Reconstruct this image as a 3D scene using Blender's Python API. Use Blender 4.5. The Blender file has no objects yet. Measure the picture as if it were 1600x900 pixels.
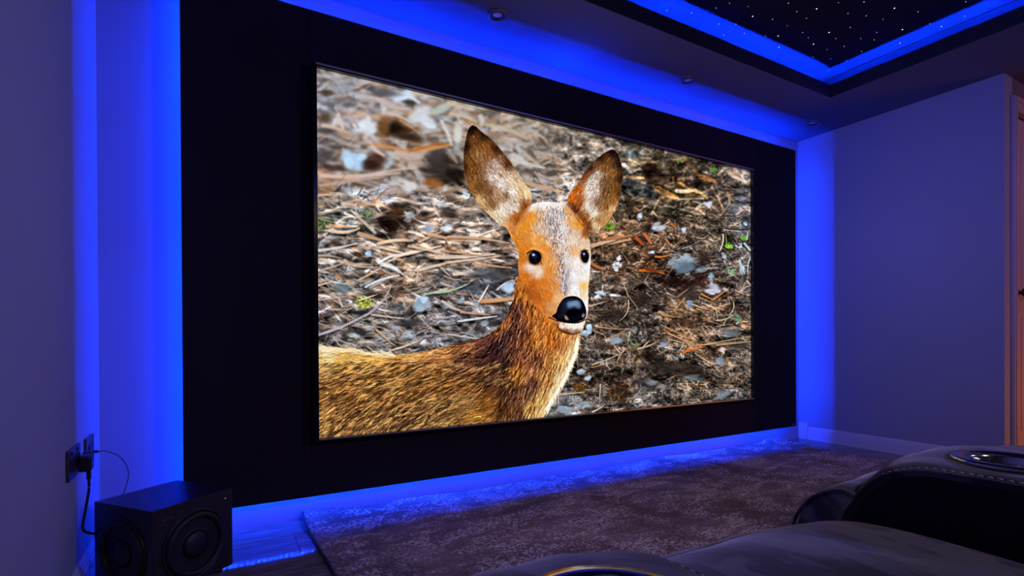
import bpy, bmesh, math, random
import numpy as np
from mathutils import Vector, Matrix

scene = bpy.context.scene
COL = scene.collection
random.seed(3)

# ---------------- camera ----------------
EYE = Vector((0, 0, 0.8082))
YAW, PITCH, ROLL, FPX, CY = 0.5226, -0.0047, -0.0051, 824.19, 533.07
_f = Vector((math.sin(YAW), math.cos(YAW), 0)); _r = Vector((math.cos(YAW), -math.sin(YAW), 0)); _u = Vector((0, 0, 1))
_f2 = _f * math.cos(PITCH) + _u * math.sin(PITCH); _u2 = _u * math.cos(PITCH) - _f * math.sin(PITCH)
_r3 = _r * math.cos(ROLL) + _u2 * math.sin(ROLL); _u3 = _u2 * math.cos(ROLL) - _r * math.sin(ROLL)
cam_data = bpy.data.cameras.new('camera'); cam = bpy.data.objects.new('camera', cam_data); COL.objects.link(cam)
cam_data.sensor_width = 36; cam_data.lens = FPX / 1600 * 36; cam_data.shift_y = (CY - 450) / 1600; cam_data.clip_start = 0.02
M = Matrix((_r3, _u3, -_f2)).transposed().to_4x4(); M.translation = EYE; cam.matrix_world = M
scene.camera = cam

# ---------------- world, lights, exposure ----------------
w = bpy.data.worlds.new('world'); scene.world = w; w.use_nodes = True
w.node_tree.nodes['Background'].inputs[0].default_value = (0.01, 0.01, 0.02, 1); w.node_tree.nodes['Background'].inputs[1].default_value = 0.1
scene.view_settings.view_transform = 'Standard'; scene.view_settings.look = 'None'
scene.view_settings.exposure = 0; scene.view_settings.gamma = 1; scene.view_settings.use_curve_mapping = False
scene.cycles.use_denoising = True
LED_BLUE = (0.002, 0.034, 1.0)
LED_POWER = 270.0      # light tape behind the black panel
COVE_POWER = 900.0      # light tape in the ceiling cove
SCREEN_POWER = 1.0      # the television picture

def lamp(name, loc, energy, color, size, target, spread=180):
    d = bpy.data.lights.new(name, 'AREA'); d.energy = energy; d.color = color; d.shape = 'DISK'; d.size = size; d.spread = math.radians(spread)
    o = bpy.data.objects.new(name, d); COL.objects.link(o); o.location = loc
    o.rotation_euler = (Vector(target) - Vector(loc)).to_track_quat('-Z', 'Y').to_euler(); return o
lamp('rear_fill_lamp', (1.4, -1.6, 2.25), 3.6, (0.95, 0.72, 0.80), 0.35, (1.9, .9, 0.2), 100)  # unseen fill behind the camera, added to lift the rug and seats
lamp('rear_blue_fill_left', (-.1, -1.0, 2.2), 6.5, (0.14, 0.15, 1.0), 0.3, (4.1, 2.1, 1.5), 45)  # unseen blue fill, added to tint the right wall
lamp('rear_blue_fill_right', (3.9, -1.5, 2.2), 9.0, (0.22, 0.22, 1.0), 0.3, (-.36, 1.6, 1.2), 60)  # unseen blue fill, added to tint the left wall
lamp('hallway_lamp', (5.0, -0.2, 0.35), 3.0, (1.0, 0.30, 0.07), 0.25, (4.5, 1.26, 0.4), 110)
lamp('hallway_upper_lamp', (5.1, 0.0, 2.0), 1.0, (1.0, 0.42, 0.50), 0.25, (4.5, 1.26, 1.9), 110)

# ---- the picture on the television: a young deer on a forest floor, painted stroke by stroke in numpy ----
PX0, PY0, PK = 484.0, 88.0, 2.5
PW, PH = int(702 * PK), int(614 * PK)

def paint_picture():
    rng = np.random.default_rng(7)
    C = np.zeros((PH, PW, 3), np.float32)
    gy, gx = np.mgrid[0:PH, 0:PW].astype(np.float32)
    GX = gx / PK + PX0; GY = gy / PK + PY0

    def blur(A, r):
        r = int(round(r * PK / 2))
        if r < 1: return A
        for _ in range(2):
            for ax in (0, 1):
                pad = [(0, 0)] * A.ndim; pad[ax] = (r + 1, r)
                S = np.cumsum(np.pad(A, pad, mode='edge').astype(np.float64), axis=ax)
                n = A.shape[ax]
                hi = np.take(S, np.arange(2 * r + 1, 2 * r + 1 + n), axis=ax); lo = np.take(S, np.arange(0, n), axis=ax)
                A = ((hi - lo) / (2 * r + 1)).astype(np.float32)
        return A

    def field(pts, p=3.0, step=8):
        # smooth interpolation of control points (x, y, values...) over the canvas
        P = np.array(pts, np.float32)
        sy, sx = GY[::step, ::step], GX[::step, ::step]
        d = (sx[..., None] - P[:, 0]) ** 2 + (sy[..., None] - P[:, 1]) ** 2 + 16.0
        w = d ** (-p / 2)
        V = (w @ P[:, 2:]) / w.sum(-1, keepdims=True)
        yy = np.clip(gy[:, 0] / step, 0, V.shape[0] - 1.001); xx = np.clip(gx[0] / step, 0, V.shape[1] - 1.001)
        iy = yy.astype(int); ix = xx.astype(int); fy = (yy - iy)[:, None, None]; fx = (xx - ix)[None, :, None]
        return ((V[iy][:, ix] * (1 - fx) + V[iy][:, ix + 1] * fx) * (1 - fy) + (V[iy + 1][:, ix] * (1 - fx) + V[iy + 1][:, ix + 1] * fx) * fy).astype(np.float32)

    def mask(poly, soft=0.6):
        m = np.zeros((PH, PW), bool)
        P = [((x - PX0) * PK, (y - PY0) * PK) for x, y in smooth(poly)]
        y0 = max(0, int(min(p[1] for p in P))); y1 = min(PH, int(max(p[1] for p in P)) + 2)
        for j in range(y0, y1):
            yc = j + .5; xs = []
            for (xa, ya), (xb, yb) in zip(P, P[1:] + P[:1]):
                if (ya <= yc) != (yb <= yc): xs.append(xa + (yc - ya) * (xb - xa) / (yb - ya))
            xs.sort()
            for a, b in zip(xs[::2], xs[1::2]): m[j, max(0, int(a + .5)):max(0, min(PW, int(b + .5)))] = True
        return blur(m.astype(np.float32), soft)

    def smooth(poly, n=5):
        out = []; L = len(poly)
        for i in range(L):
            p0, p1, p2, p3 = (np.array(poly[(i + k) % L][:2], float) for k in (-1, 0, 1, 2))
            for t in np.arange(n) / n:
                out.append(tuple(.5 * (2 * p1 + (p2 - p0) * t + (2 * p0 - 5 * p1 + 4 * p2 - p3) * t * t + (3 * p1 - p0 - 3 * p2 + p3) * t ** 3)))
        return out

    def stroke(x0, y0, x1, y1, w, col, a=1.0, bend=0.0, taper=1.0, soft=0.7):
        ax_, ay_ = (x0 - PX0) * PK, (y0 - PY0) * PK; bx_, by_ = (x1 - PX0) * PK, (y1 - PY0) * PK
        w = w * PK / 2; s = soft * PK / 2 + .35
        dx, dy = bx_ - ax_, by_ - ay_; L = math.hypot(dx, dy) + 1e-6
        e = w + s + abs(bend) * L
        X0 = max(0, int(min(ax_, bx_) - e)); X1 = min(PW, int(max(ax_, bx_) + e) + 2)
        Y0 = max(0, int(min(ay_, by_) - e)); Y1 = min(PH, int(max(ay_, by_) + e) + 2)
        if X0 >= X1 or Y0 >= Y1: return
        X = gx[Y0:Y1, X0:X1] - ax_; Y = gy[Y0:Y1, X0:X1] - ay_
        t = (X * dx + Y * dy) / (L * L); d = (Y * dx - X * dy) / L
        tc = np.clip(t, 0, 1); d = d - bend * L * 4 * tc * (1 - tc)
        r = np.hypot(d, (t - tc) * L)
        ww = w * (1 - taper * tc * tc)
        m = np.clip((ww + s - r) / (2 * s), 0, 1) * a
        c = C[Y0:Y1, X0:X1]; c += m[..., None] * (np.asarray(col, np.float32) - c)

    def blob(x, y, rx, ry, col, a=1.0, soft=.35, ang=0.0, rough=0.0):
        R = max(rx, ry) * (1.6 + soft) * PK; cx, cy = (x - PX0) * PK, (y - PY0) * PK
        X0 = max(0, int(cx - R)); X1 = min(PW, int(cx + R) + 2); Y0 = max(0, int(cy - R)); Y1 = min(PH, int(cy + R) + 2)
        if X0 >= X1 or Y0 >= Y1: return
        X = (gx[Y0:Y1, X0:X1] - cx) / PK; Y = (gy[Y0:Y1, X0:X1] - cy) / PK
        ca, sa = math.cos(ang), math.sin(ang)
        u, v = (X * ca + Y * sa) / rx, (-X * sa + Y * ca) / ry
        q = np.sqrt(u * u + v * v)
        if rough:
            th = np.arctan2(v, u); k = rng.uniform(0, 6.28, 3)
            q = q * (1 + rough * (np.sin(2 * th + k[0]) * .5 + np.sin(3 * th + k[1]) * .5 + np.sin(5 * th + k[2]) * .35))
        m = np.clip((1 + soft - q) / (2 * soft), 0, 1); m = m * m * (3 - 2 * m) * a
        c = C[Y0:Y1, X0:X1]; c += m[..., None] * (np.asarray(col, np.float32) - c)

    def noise(cx, cy):
        # value noise with cell size cx, cy in photo pixels
        nx, ny = int(702 / cx) + 4, int(614 / cy) + 4
        g = rng.random((ny, nx)).astype(np.float32)
        xx = gx[0] / PK / cx; yy = gy[:, 0] / PK / cy
        ix, iy = xx.astype(int), yy.astype(int); fx, fy = xx - ix, yy - iy
        fx = fx * fx * (3 - 2 * fx); fy = (fy * fy * (3 - 2 * fy))[:, None]
        a = g[iy][:, ix] * (1 - fx) + g[iy][:, ix + 1] * fx; b = g[iy + 1][:, ix] * (1 - fx) + g[iy + 1][:, ix + 1] * fx
        return a * (1 - fy) + b * fy - .5

    c8 = lambda *v: tuple(q / 255 for q in v)
    # ---- forest floor: base tone ----
    F = field([(x, y, *c8(*c)) for x, y, c in [
        (500, 125, (128, 120, 118)), (560, 130, (120, 118, 124)), (620, 145, (168, 172, 182)), (700, 165, (160, 155, 150)), (800, 190, (150, 142, 132)), (870, 215, (140, 132, 124)), (930, 225, (120, 112, 104)), (1000, 245, (100, 92, 80)), (1090, 262, (92, 84, 74)), (1165, 280, (112, 106, 104)),
        (500, 170, (150, 150, 160)), (560, 190, (180, 172, 176)), (630, 195, (110, 84, 62)), (680, 190, (180, 178, 182)), (720, 200, (150, 140, 130)), (830, 240, (150, 145, 140)), (880, 280, (140, 130, 120)),
        (500, 230, (112, 106, 108)), (560, 250, (120, 110, 105)), (630, 245, (140, 118, 98)), (690, 262, (60, 50, 46)), (720, 285, (70, 58, 46)), (860, 300, (150, 145, 145)), (1000, 275, (92, 80, 66)), (1050, 290, (100, 82, 58)), (1100, 285, (80, 66, 52)), (1150, 300, (100, 92, 86)),
        (500, 290, (128, 104, 88)), (560, 300, (142, 130, 126)), (620, 300, (140, 138, 142)), (700, 310, (146, 132, 120)), (500, 340, (100, 100, 94)), (560, 340, (108, 112, 106)), (615, 345, (56, 40, 30)), (680, 345, (150, 138, 132)), (750, 340, (128, 118, 112)), (790, 380, (132, 112, 98)),
        (500, 390, (120, 116, 114)), (560, 395, (124, 116, 112)), (620, 390, (148, 128, 112)), (700, 390, (168, 140, 118)), (760, 400, (160, 134, 116)), (500, 430, (104, 104, 108)), (560, 440, (110, 104, 100)), (620, 440, (120, 100, 86)), (700, 435, (96, 94, 98)), (760, 440, (84, 86, 94)), (795, 440, (90, 92, 100)),
        (500, 480, (112, 104, 104)), (560, 490, (104, 104, 98)), (620, 490, (112, 106, 108)), (700, 490, (110, 108, 114)), (770, 490, (96, 92, 94)), (500, 520, (104, 94, 92)), (600, 525, (118, 112, 108)), (700, 520, (112, 110, 114)),
        (960, 330, (92, 76, 60)), (1010, 320, (76, 62, 48)), (1060, 330, (84, 70, 54)), (1120, 330, (84, 72, 62)), (1165, 350, (84, 86, 94)), (960, 370, (150, 112, 80)), (1010, 370, (96, 70, 54)), (1060, 370, (104, 82, 66)), (1120, 380, (96, 84, 68)),
        (960, 415, (84, 64, 50)), (1020, 410, (96, 62, 40)), (1070, 410, (96, 106, 114)), (1120, 400, (72, 68, 66)), (1165, 400, (100, 98, 96)), (940, 450, (92, 82, 76)), (1000, 450, (56, 46, 40)), (1060, 435, (44, 32, 28)), (1100, 450, (90, 72, 60)), (1160, 440, (76, 68, 66)),
        (950, 490, (64, 54, 48)), (1010, 490, (66, 58, 54)), (1060, 490, (100, 82, 66)), (1120, 480, (92, 72, 58)), (1160, 490, (84, 76, 72)), (950, 525, (100, 82, 68)), (1000, 520, (80, 74, 72)), (1060, 520, (110, 84, 62)), (1130, 520, (76, 74, 76)),
        (930, 560, (92, 84, 80)), (990, 550, (104, 84, 66)), (1050, 560, (84, 78, 74)), (1110, 540, (104, 84, 64)), (1160, 560, (100, 98, 94)), (920, 600, (78, 64, 48)), (970, 600, (70, 54, 42)), (1030, 590, (62, 54, 50)), (1090, 590, (58, 50, 46)), (1150, 600, (88, 78, 68)),
        (890, 630, (108, 108, 112)), (950, 625, (84, 78, 74)), (1010, 620, (96, 92, 92)), (1080, 618, (88, 80, 70)), (1160, 615, (92, 90, 88))]])
    C[:] = F
    n1 = noise(26, 9) * .6 + noise(12, 5) * .5
    n2 = noise(5, 3) * .6 + noise(2.6, 2) * .5
    sharp = np.clip((GY - 300) / 160, 0, 1) * .7 + np.clip((GX - 900) / 120, 0, 1) * .5
    C *= (1 + n1[..., None] * .8 + (n2 * np.clip(sharp, .15, 1))[..., None] * .9)
    tan = [(206, 172, 146), (190, 146, 112), (222, 196, 174), (176, 128, 92), (160, 112, 76), (214, 206, 200), (196, 186, 186)]
    pale = [(214, 216, 226), (190, 200, 216), (170, 178, 190), (232, 232, 236)]
    dark = [(44, 36, 32), (60, 50, 44), (36, 30, 30), (74, 62, 54), (52, 52, 58)]
    # ---- litter in layers; the far, out-of-focus ground above first, then blurred, then the near ground ----
    def litter(n, box, lens, wid, angs, cols, a=(.5, .95), soft=.7):
        for _ in range(n):
            x = rng.uniform(box[0], box[2]); y = rng.uniform(box[1], box[3])
            L = rng.uniform(*lens); w = rng.uniform(*wid); th = math.radians(rng.normal(*angs))
            c = cols[rng.integers(len(cols))]; base = F[min(PH - 1, max(0, int((y - PY0) * PK))), min(PW - 1, max(0, int((x - PX0) * PK)))]
            k = .38; c = tuple(np.array(c) / 255 * (1 - k) + base * k * 1.15)
            stroke(x, y, x + L * math.cos(th), y + L * math.sin(th), w, c, rng.uniform(*a), rng.normal(0, .06), rng.uniform(.2, 1), soft)
    left = (480, 90, 830, 300)
    litter(260, left, (14, 46), (4, 11), (12, 22), dark, (.25, .6), 3)
    litter(420, left, (16, 60), (3, 8), (10, 20), tan, (.3, .75), 2.5)
    litter(200, left, (8, 26), (4, 10), (20, 40), pale, (.3, .75), 3)
    litter(500, (820, 180, 1185, 330), (8, 40), (2, 7), (14, 30), dark, (.3, .7), 2)
    litter(420, (820, 180, 1185, 330), (8, 40), (1.5, 5), (20, 35), tan, (.3, .7), 1.6)
    litter(120, (820, 180, 1185, 330), (4, 14), (2, 6), (20, 50), pale, (.25, .6), 2)
    for args in [  # particular patches above
        (552, 250, 13, 12, (178, 206, 234)), (541, 243, 8, 9, (176, 204, 232)), (561, 256, 9, 11, (170, 200, 230)), (545, 254, 8, 9, (184, 212, 238)), (566, 246, 7, 7, (186, 214, 238)),
        (565, 197, 15, 8, (210, 222, 234)), (580, 202, 12, 7, (206, 214, 226)), (630, 150, 18, 7, (196, 214, 232)), (616, 148, 12, 6, (204, 214, 226)), (655, 180, 22, 11, (206, 210, 220)), (668, 190, 14, 8, (206, 216, 226)),
        (640, 243, 20, 10, (190, 170, 160)), (605, 252, 10, 8, (180, 192, 208)), (590, 300, 16, 9, (178, 188, 208)), (560, 303, 22, 7, (196, 206, 222)), (640, 292, 12, 9, (208, 208, 210)), (690, 170, 18, 6, (176, 190, 180)),
        (715, 210, 6, 16, (206, 206, 200)), (740, 160, 14, 6, (178, 186, 190)), (505, 155, 8, 5, (160, 160, 170)), (535, 140, 20, 6, (150, 152, 160))]:
        blob(*args[:4], c8(*args[4]), .85, .5, .3 * rng.normal(), .08)
    for x, y, rx, ry, c in [(620, 203, 26, 12, (62, 42, 28)), (616, 200, 12, 8, (34, 24, 20)), (600, 196, 10, 14, (120, 84, 52)), (640, 215, 22, 6, (58, 44, 34)), (590, 250, 14, 12, (70, 46, 38)), (578, 258, 12, 9, (52, 36, 32)),
                            (688, 262, 24, 20, (44, 38, 36)), (684, 240, 14, 14, (70, 66, 66)), (712, 275, 16, 13, (34, 26, 22)), (676, 286, 16, 6, (150, 92, 44)), (600, 145, 22, 7, (88, 86, 96)), (640, 160, 10, 4, (60, 66, 60)),
                            (512, 145, 9, 5, (82, 68, 54)), (507, 185, 12, 8, (90, 74, 60)), (510, 205, 16, 5, (84, 80, 84)), (505, 245, 18, 9, (86, 78, 84)), (520, 262, 20, 5, (72, 50, 44)),
                            (1022, 275, 15, 13, (46, 32, 26)), (1090, 285, 9, 13, (40, 28, 24)), (1014, 262, 10, 8, (56, 40, 32)), (980, 285, 16, 14, (92, 98, 102)), (1050, 255, 10, 5, (56, 46, 38)), (1048, 330, 34, 5, (62, 56, 46)),
                            (985, 240, 12, 8, (96, 104, 108)), (1010, 300, 20, 12, (84, 86, 86)), (1062, 300, 22, 9, (84, 70, 48)), (1145, 330, 12, 12, (72, 74, 82)), (1160, 310, 10, 16, (90, 92, 100))]:
        blob(x, y, rx, ry, c8(*c), .82, .6, .15, .12)
    for x0, y0, x1, y1, w, c in [
        (490, 268, 560, 280, 6, (200, 164, 146)), (500, 275, 625, 270, 5, (206, 182, 170)), (560, 278, 650, 262, 5, (196, 176, 168)), (500, 290, 600, 276, 4, (188, 160, 144)), (585, 225, 640, 236, 6, (196, 140, 100)), (650, 233, 702, 226, 7, (206, 142, 84)),
        (640, 236, 690, 222, 4, (178, 108, 58)), (582, 230, 600, 243, 6, (206, 184, 170)), (505, 196, 545, 208, 6, (196, 172, 158)), (500, 140, 512, 130, 5, (168, 168, 176)), (490, 143, 512, 133, 5, (166, 166, 174)), (520, 120, 540, 148, 6, (160, 162, 170)), (528, 180, 536, 200, 7, (206, 190, 184)),
        (545, 176, 560, 200, 5, (180, 160, 150)), (600, 175, 640, 190, 5, (196, 180, 178)), (640, 150, 655, 160, 5, (196, 210, 230)), (590, 155, 640, 170, 6, (190, 178, 178)), (560, 150, 610, 160, 6, (186, 172, 172)), (625, 188, 655, 208, 3, (196, 150, 106)), (690, 190, 706, 226, 6, (206, 200, 190)),
        (700, 160, 740, 172, 5, (200, 180, 164)), (705, 178, 745, 190, 5, (196, 180, 168)), (760, 195, 820, 215, 6, (190, 172, 150)), (780, 220, 830, 226, 5, (176, 160, 146)), (800, 250, 850, 262, 6, (200, 190, 180)), (820, 285, 880, 300, 6, (196, 160, 130)),
        (984, 256, 1030, 252, 6, (186, 158, 120)), (974, 258, 986, 268, 6, (220, 216, 214)), (984, 268, 1000, 264, 5, (200, 176, 150)), (976, 276, 1005, 278, 5, (190, 150, 106)), (1024, 292, 1056, 308, 9, (178, 130, 78)), (1030, 300, 1060, 310, 5, (200, 156, 104)), (1048, 274, 1100, 304, 5, (188, 138, 84)),
        (1058, 298, 1082, 298, 7, (214, 188, 158)), (1072, 250, 1092, 272, 6, (160, 122, 84)), (1095, 276, 1118, 284, 8, (180, 124, 82)), (1085, 296, 1104, 308, 4, (176, 150, 106)), (1018, 335, 1030, 310, 3, (190, 160, 124)), (1120, 305, 1134, 340, 3, (180, 152, 124)), (1136, 300, 1140, 318, 3, (170, 140, 110)),
        (1140, 272, 1180, 290, 5, (176, 150, 132)), (1095, 330, 1110, 340, 3, (170, 136, 100)), (1060, 312, 1100, 310, 3, (160, 152, 130)), (1040, 322, 1090, 336, 3, (120, 124, 112)), (975, 345, 1010, 348, 4, (170, 140, 112)), (1080, 350, 1108, 358, 5, (186, 160, 126))]:
        stroke(x0, y0, x1, y1, w, c8(*c), .85, rng.normal(0, .03), .35, 2.2)
    ref = C.copy(); far = blur(ref, 2.2); m = np.clip((330 - GY - (GX - 700) * .12) / 90, 0, 1)[..., None]
    C[:] = ref * (1 - m) + far * m
    # middle distance and near ground
    litter(1400, (480, 300, 840, 560), (4, 20), (1.5, 5), (8, 40), dark, (.35, .8), 1)
    litter(900, (480, 300, 840, 560), (4, 16), (1.2, 4), (0, 50), [(128, 134, 148), (150, 156, 168), (104, 108, 118), (170, 176, 188)], (.35, .8), .9)
    litter(420, (480, 300, 840, 480), (10, 44), (1.8, 6), (8, 20), tan + [(232, 214, 198), (226, 222, 224)], (.45, .9), 1.6)
    ov = np.clip((840 - GX) / 30, 0, 1) * np.clip((GY - 290) / 30, 0, 1)
    C[:] = np.clip(C * (1 + (ov * (noise(22, 8) * .9 + noise(9, 5) * .7))[..., None]), 0, 1)
    ov = np.clip((GX - 850) / 40, 0, 1)
    litter(220, (480, 420, 800, 560), (8, 34), (1.2, 3), (15, 32), tan, (.4, .85), .8)
    R = (900, 330, 1185, 650)
    litter(3600, R, (2, 12), (1, 4), (10, 60), dark, (.35, .8), .7)
    litter(2600, R, (2, 9), (.8, 2.6), (0, 60), [(128, 126, 130), (150, 150, 156), (108, 100, 96), (176, 176, 182), (130, 110, 92)], (.3, .75), .6)
    litter(700, R, (8, 30), (.7, 2.0), (10, 38), tan, (.35, .85), .5)
    litter(160, (1040, 470, 1185, 600), (12, 40), (.8, 1.8), (20, 22), [(190, 138, 92), (176, 118, 70), (206, 168, 130)], (.5, .9), .5)
    litter(500, (850, 520, 1185, 650), (3, 14), (.7, 1.8), (20, 60), [(176, 170, 166), (150, 148, 150), (190, 184, 180), (200, 176, 150)], (.4, .85), .4)
    C[:] = np.clip(C * (1 + (ov * (noise(26, 12) * .7 + noise(10, 6) * .7 + noise(4, 3) * .5))[..., None]), 0, 1)
    for x, y, rx, ry, c in [
        (612, 345, 22, 12, (40, 26, 22)), (604, 350, 14, 9, (24, 14, 14)), (618, 330, 12, 8, (74, 52, 34)), (525, 380, 9, 5, (54, 46, 42)), (700, 330, 14, 8, (50, 44, 42)), (545, 433, 10, 4, (52, 50, 52)), (535, 450, 12, 8, (120, 134, 144)), (560, 398, 10, 4, (60, 44, 38)),
        (760, 430, 26, 8, (74, 80, 90)), (740, 450, 22, 8, (66, 70, 80)), (790, 425, 16, 6, (56, 52, 54)), (780, 475, 14, 5, (60, 46, 38)), (1010, 358, 10, 7, (44, 34, 30)), (1062, 442, 36, 7, (38, 24, 22)), (1092, 430, 10, 12, (44, 24, 24)), (1080, 460, 26, 8, (64, 54, 54)), (1100, 400, 12, 8, (52, 40, 36)),
        (955, 492, 26, 9, (52, 42, 36)), (1000, 470, 22, 9, (54, 46, 42)), (1015, 556, 14, 6, (34, 24, 20)), (1050, 575, 40, 12, (52, 44, 40)), (1090, 585, 22, 7, (46, 36, 32)), (966, 612, 14, 18, (50, 34, 24)), (934, 575, 10, 4, (44, 34, 28)), (1150, 540, 14, 6, (56, 52, 52)),
        (1075, 505, 14, 6, (80, 58, 44)), (1020, 600, 26, 8, (60, 56, 56)), (940, 540, 14, 6, (64, 52, 46)), (560, 520, 14, 5, (56, 52, 54)), (640, 505, 18, 6, (62, 60, 64)), (585, 462, 14, 5, (70, 52, 40))]:
        blob(x, y, rx, ry, c8(*c), .75, .7, .1, .15)
    for x, y, rx, ry, c in [
        (795, 448, 12, 12, (190, 208, 232)), (668, 357, 12, 6, (160, 166, 184)), (699, 357, 11, 5, (206, 218, 234)), (640, 336, 9, 8, (176, 180, 192)), (576, 396, 9, 5, (176, 196, 220)), (655, 475, 14, 12, (168, 192, 216)), (662, 468, 8, 8, (190, 210, 230)), (730, 306, 8, 5, (206, 214, 224)),
        (690, 320, 10, 6, (190, 186, 196)), (740, 378, 16, 8, (216, 200, 186)), (690, 392, 12, 7, (214, 196, 180)), (555, 524, 10, 5, (170, 178, 178)), (600, 525, 8, 7, (150, 166, 178)), (640, 522, 10, 6, (168, 180, 188)), (722, 466, 6, 6, (160, 178, 200)), (756, 505, 9, 5, (150, 162, 176)),
        (618, 513, 10, 4, (170, 172, 180)), (700, 480, 10, 6, (150, 160, 176)), (1032, 356, 14, 6, (200, 204, 220)), (1026, 358, 6, 5, (180, 184, 200)), (1000, 336, 6, 7, (190, 206, 228)), (1108, 319, 8, 5, (206, 212, 226)), (1068, 359, 6, 5, (190, 206, 226)), (968, 403, 4.5, 4.5, (226, 228, 236)), (966, 412, 5, 5, (214, 216, 228)),
        (961, 417, 4.5, 5, (206, 210, 222)), (964, 421, 4, 4, (220, 222, 232)), (970, 414, 4, 4, (200, 204, 216)), (1017, 394, 4.5, 4, (170, 190, 214)), (939, 458, 13, 5, (196, 212, 230)), (932, 464, 7, 4, (206, 216, 230)), (955, 461, 11, 3, (210, 212, 220)), (1058, 412, 16, 8, (136, 152, 168)), (1075, 406, 14, 6, (160, 172, 186)),
        (1070, 420, 20, 9, (110, 128, 144)), (1095, 422, 10, 6, (128, 142, 152)), (1112, 432, 5, 9, (150, 172, 190)), (1077, 476, 7, 8, (130, 148, 168)), (1120, 453, 15, 8, (196, 196, 212)), (1110, 457, 10, 5, (206, 206, 220)), (1140, 520, 16, 6, (110, 120, 126)), (965, 530, 16, 7, (150, 158, 172)), (1038, 538, 10, 4, (150, 160, 176)),
        (908, 610, 8, 6, (96, 84, 62)), (915, 520, 9, 9, (190, 206, 224)), (920, 512, 8, 7, (180, 200, 222)), (905, 580, 10, 5, (170, 180, 200)), (918, 590, 7, 5, (170, 182, 200)), (915, 630, 14, 6, (150, 160, 172)), (880, 640, 16, 6, (150, 166, 178)), (1128, 548, 5, 7, (206, 196, 200)), (1124, 565, 8, 9, (140, 150, 168)),
        (1080, 590, 20, 4, (112, 120, 124)), (1130, 615, 14, 7, (120, 130, 140)), (1155, 385, 7, 4, (200, 210, 226)), (1165, 350, 5, 4, (170, 190, 210)), (1132, 400, 5, 5, (170, 180, 196)), (1160, 420, 6, 9, (180, 196, 210)), (1020, 598, 14, 6, (120, 120, 124)), (1005, 608, 7, 5, (110, 112, 116)), (1035, 604, 12, 5, (140, 136, 136)), (990, 515, 10, 4, (130, 134, 144))]:
        for q in range(7):   # pale flakes: several overlapping pieces
            dx, dy = rng.normal(0, .33, 2); k = rng.uniform(.35, .75); tone = rng.uniform(.8, 1.12)
            blob(x + dx * rx, y + dy * ry, rx * k * .85, ry * k * .8, np.clip(np.array(c8(*c)) * tone, 0, 1), .6, .45, .45 * rng.normal(), .12)
    for x, y, r, n, cs in [(570, 472, 15, 90, [(150, 160, 40), (186, 190, 70), (96, 120, 24), (206, 206, 150)]), (500, 352, 13, 60, [(110, 130, 70), (80, 104, 50), (150, 160, 110)]), (575, 335, 12, 30, [(130, 150, 110), (110, 124, 100)]), (952, 354, 9, 50, [(110, 140, 50), (136, 164, 74), (90, 116, 40)]), (1115, 264, 5, 16, [(90, 140, 60)]),
                           (1062, 250, 7, 20, [(110, 116, 60), (130, 128, 70)]), (1138, 384, 5, 26, [(120, 170, 50), (160, 200, 80)]), (1162, 372, 5, 20, [(110, 160, 70)]), (1142, 424, 6, 24, [(110, 150, 110), (150, 180, 150)]), (1152, 498, 8, 20, [(110, 140, 110)]), (905, 604, 10, 40, [(110, 76, 30), (84, 56, 24), (140, 104, 50)]), (960, 615, 12, 50, [(80, 56, 38), (52, 36, 26), (120, 92, 66)])]:
        for _ in range(n):
            a, q = rng.uniform(0, 6.28), r * math.sqrt(rng.uniform(0, 1)); k = rng.uniform(2, 5); th = rng.uniform(0, 6.28)
            bx, by = x + q * math.cos(a), y + q * .6 * math.sin(a)
            stroke(bx, by, bx + k * math.cos(th), by + k * math.sin(th), rng.uniform(1.2, 2.6), c8(*cs[rng.integers(len(cs))]), .75, 0, .5, .8)
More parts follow.
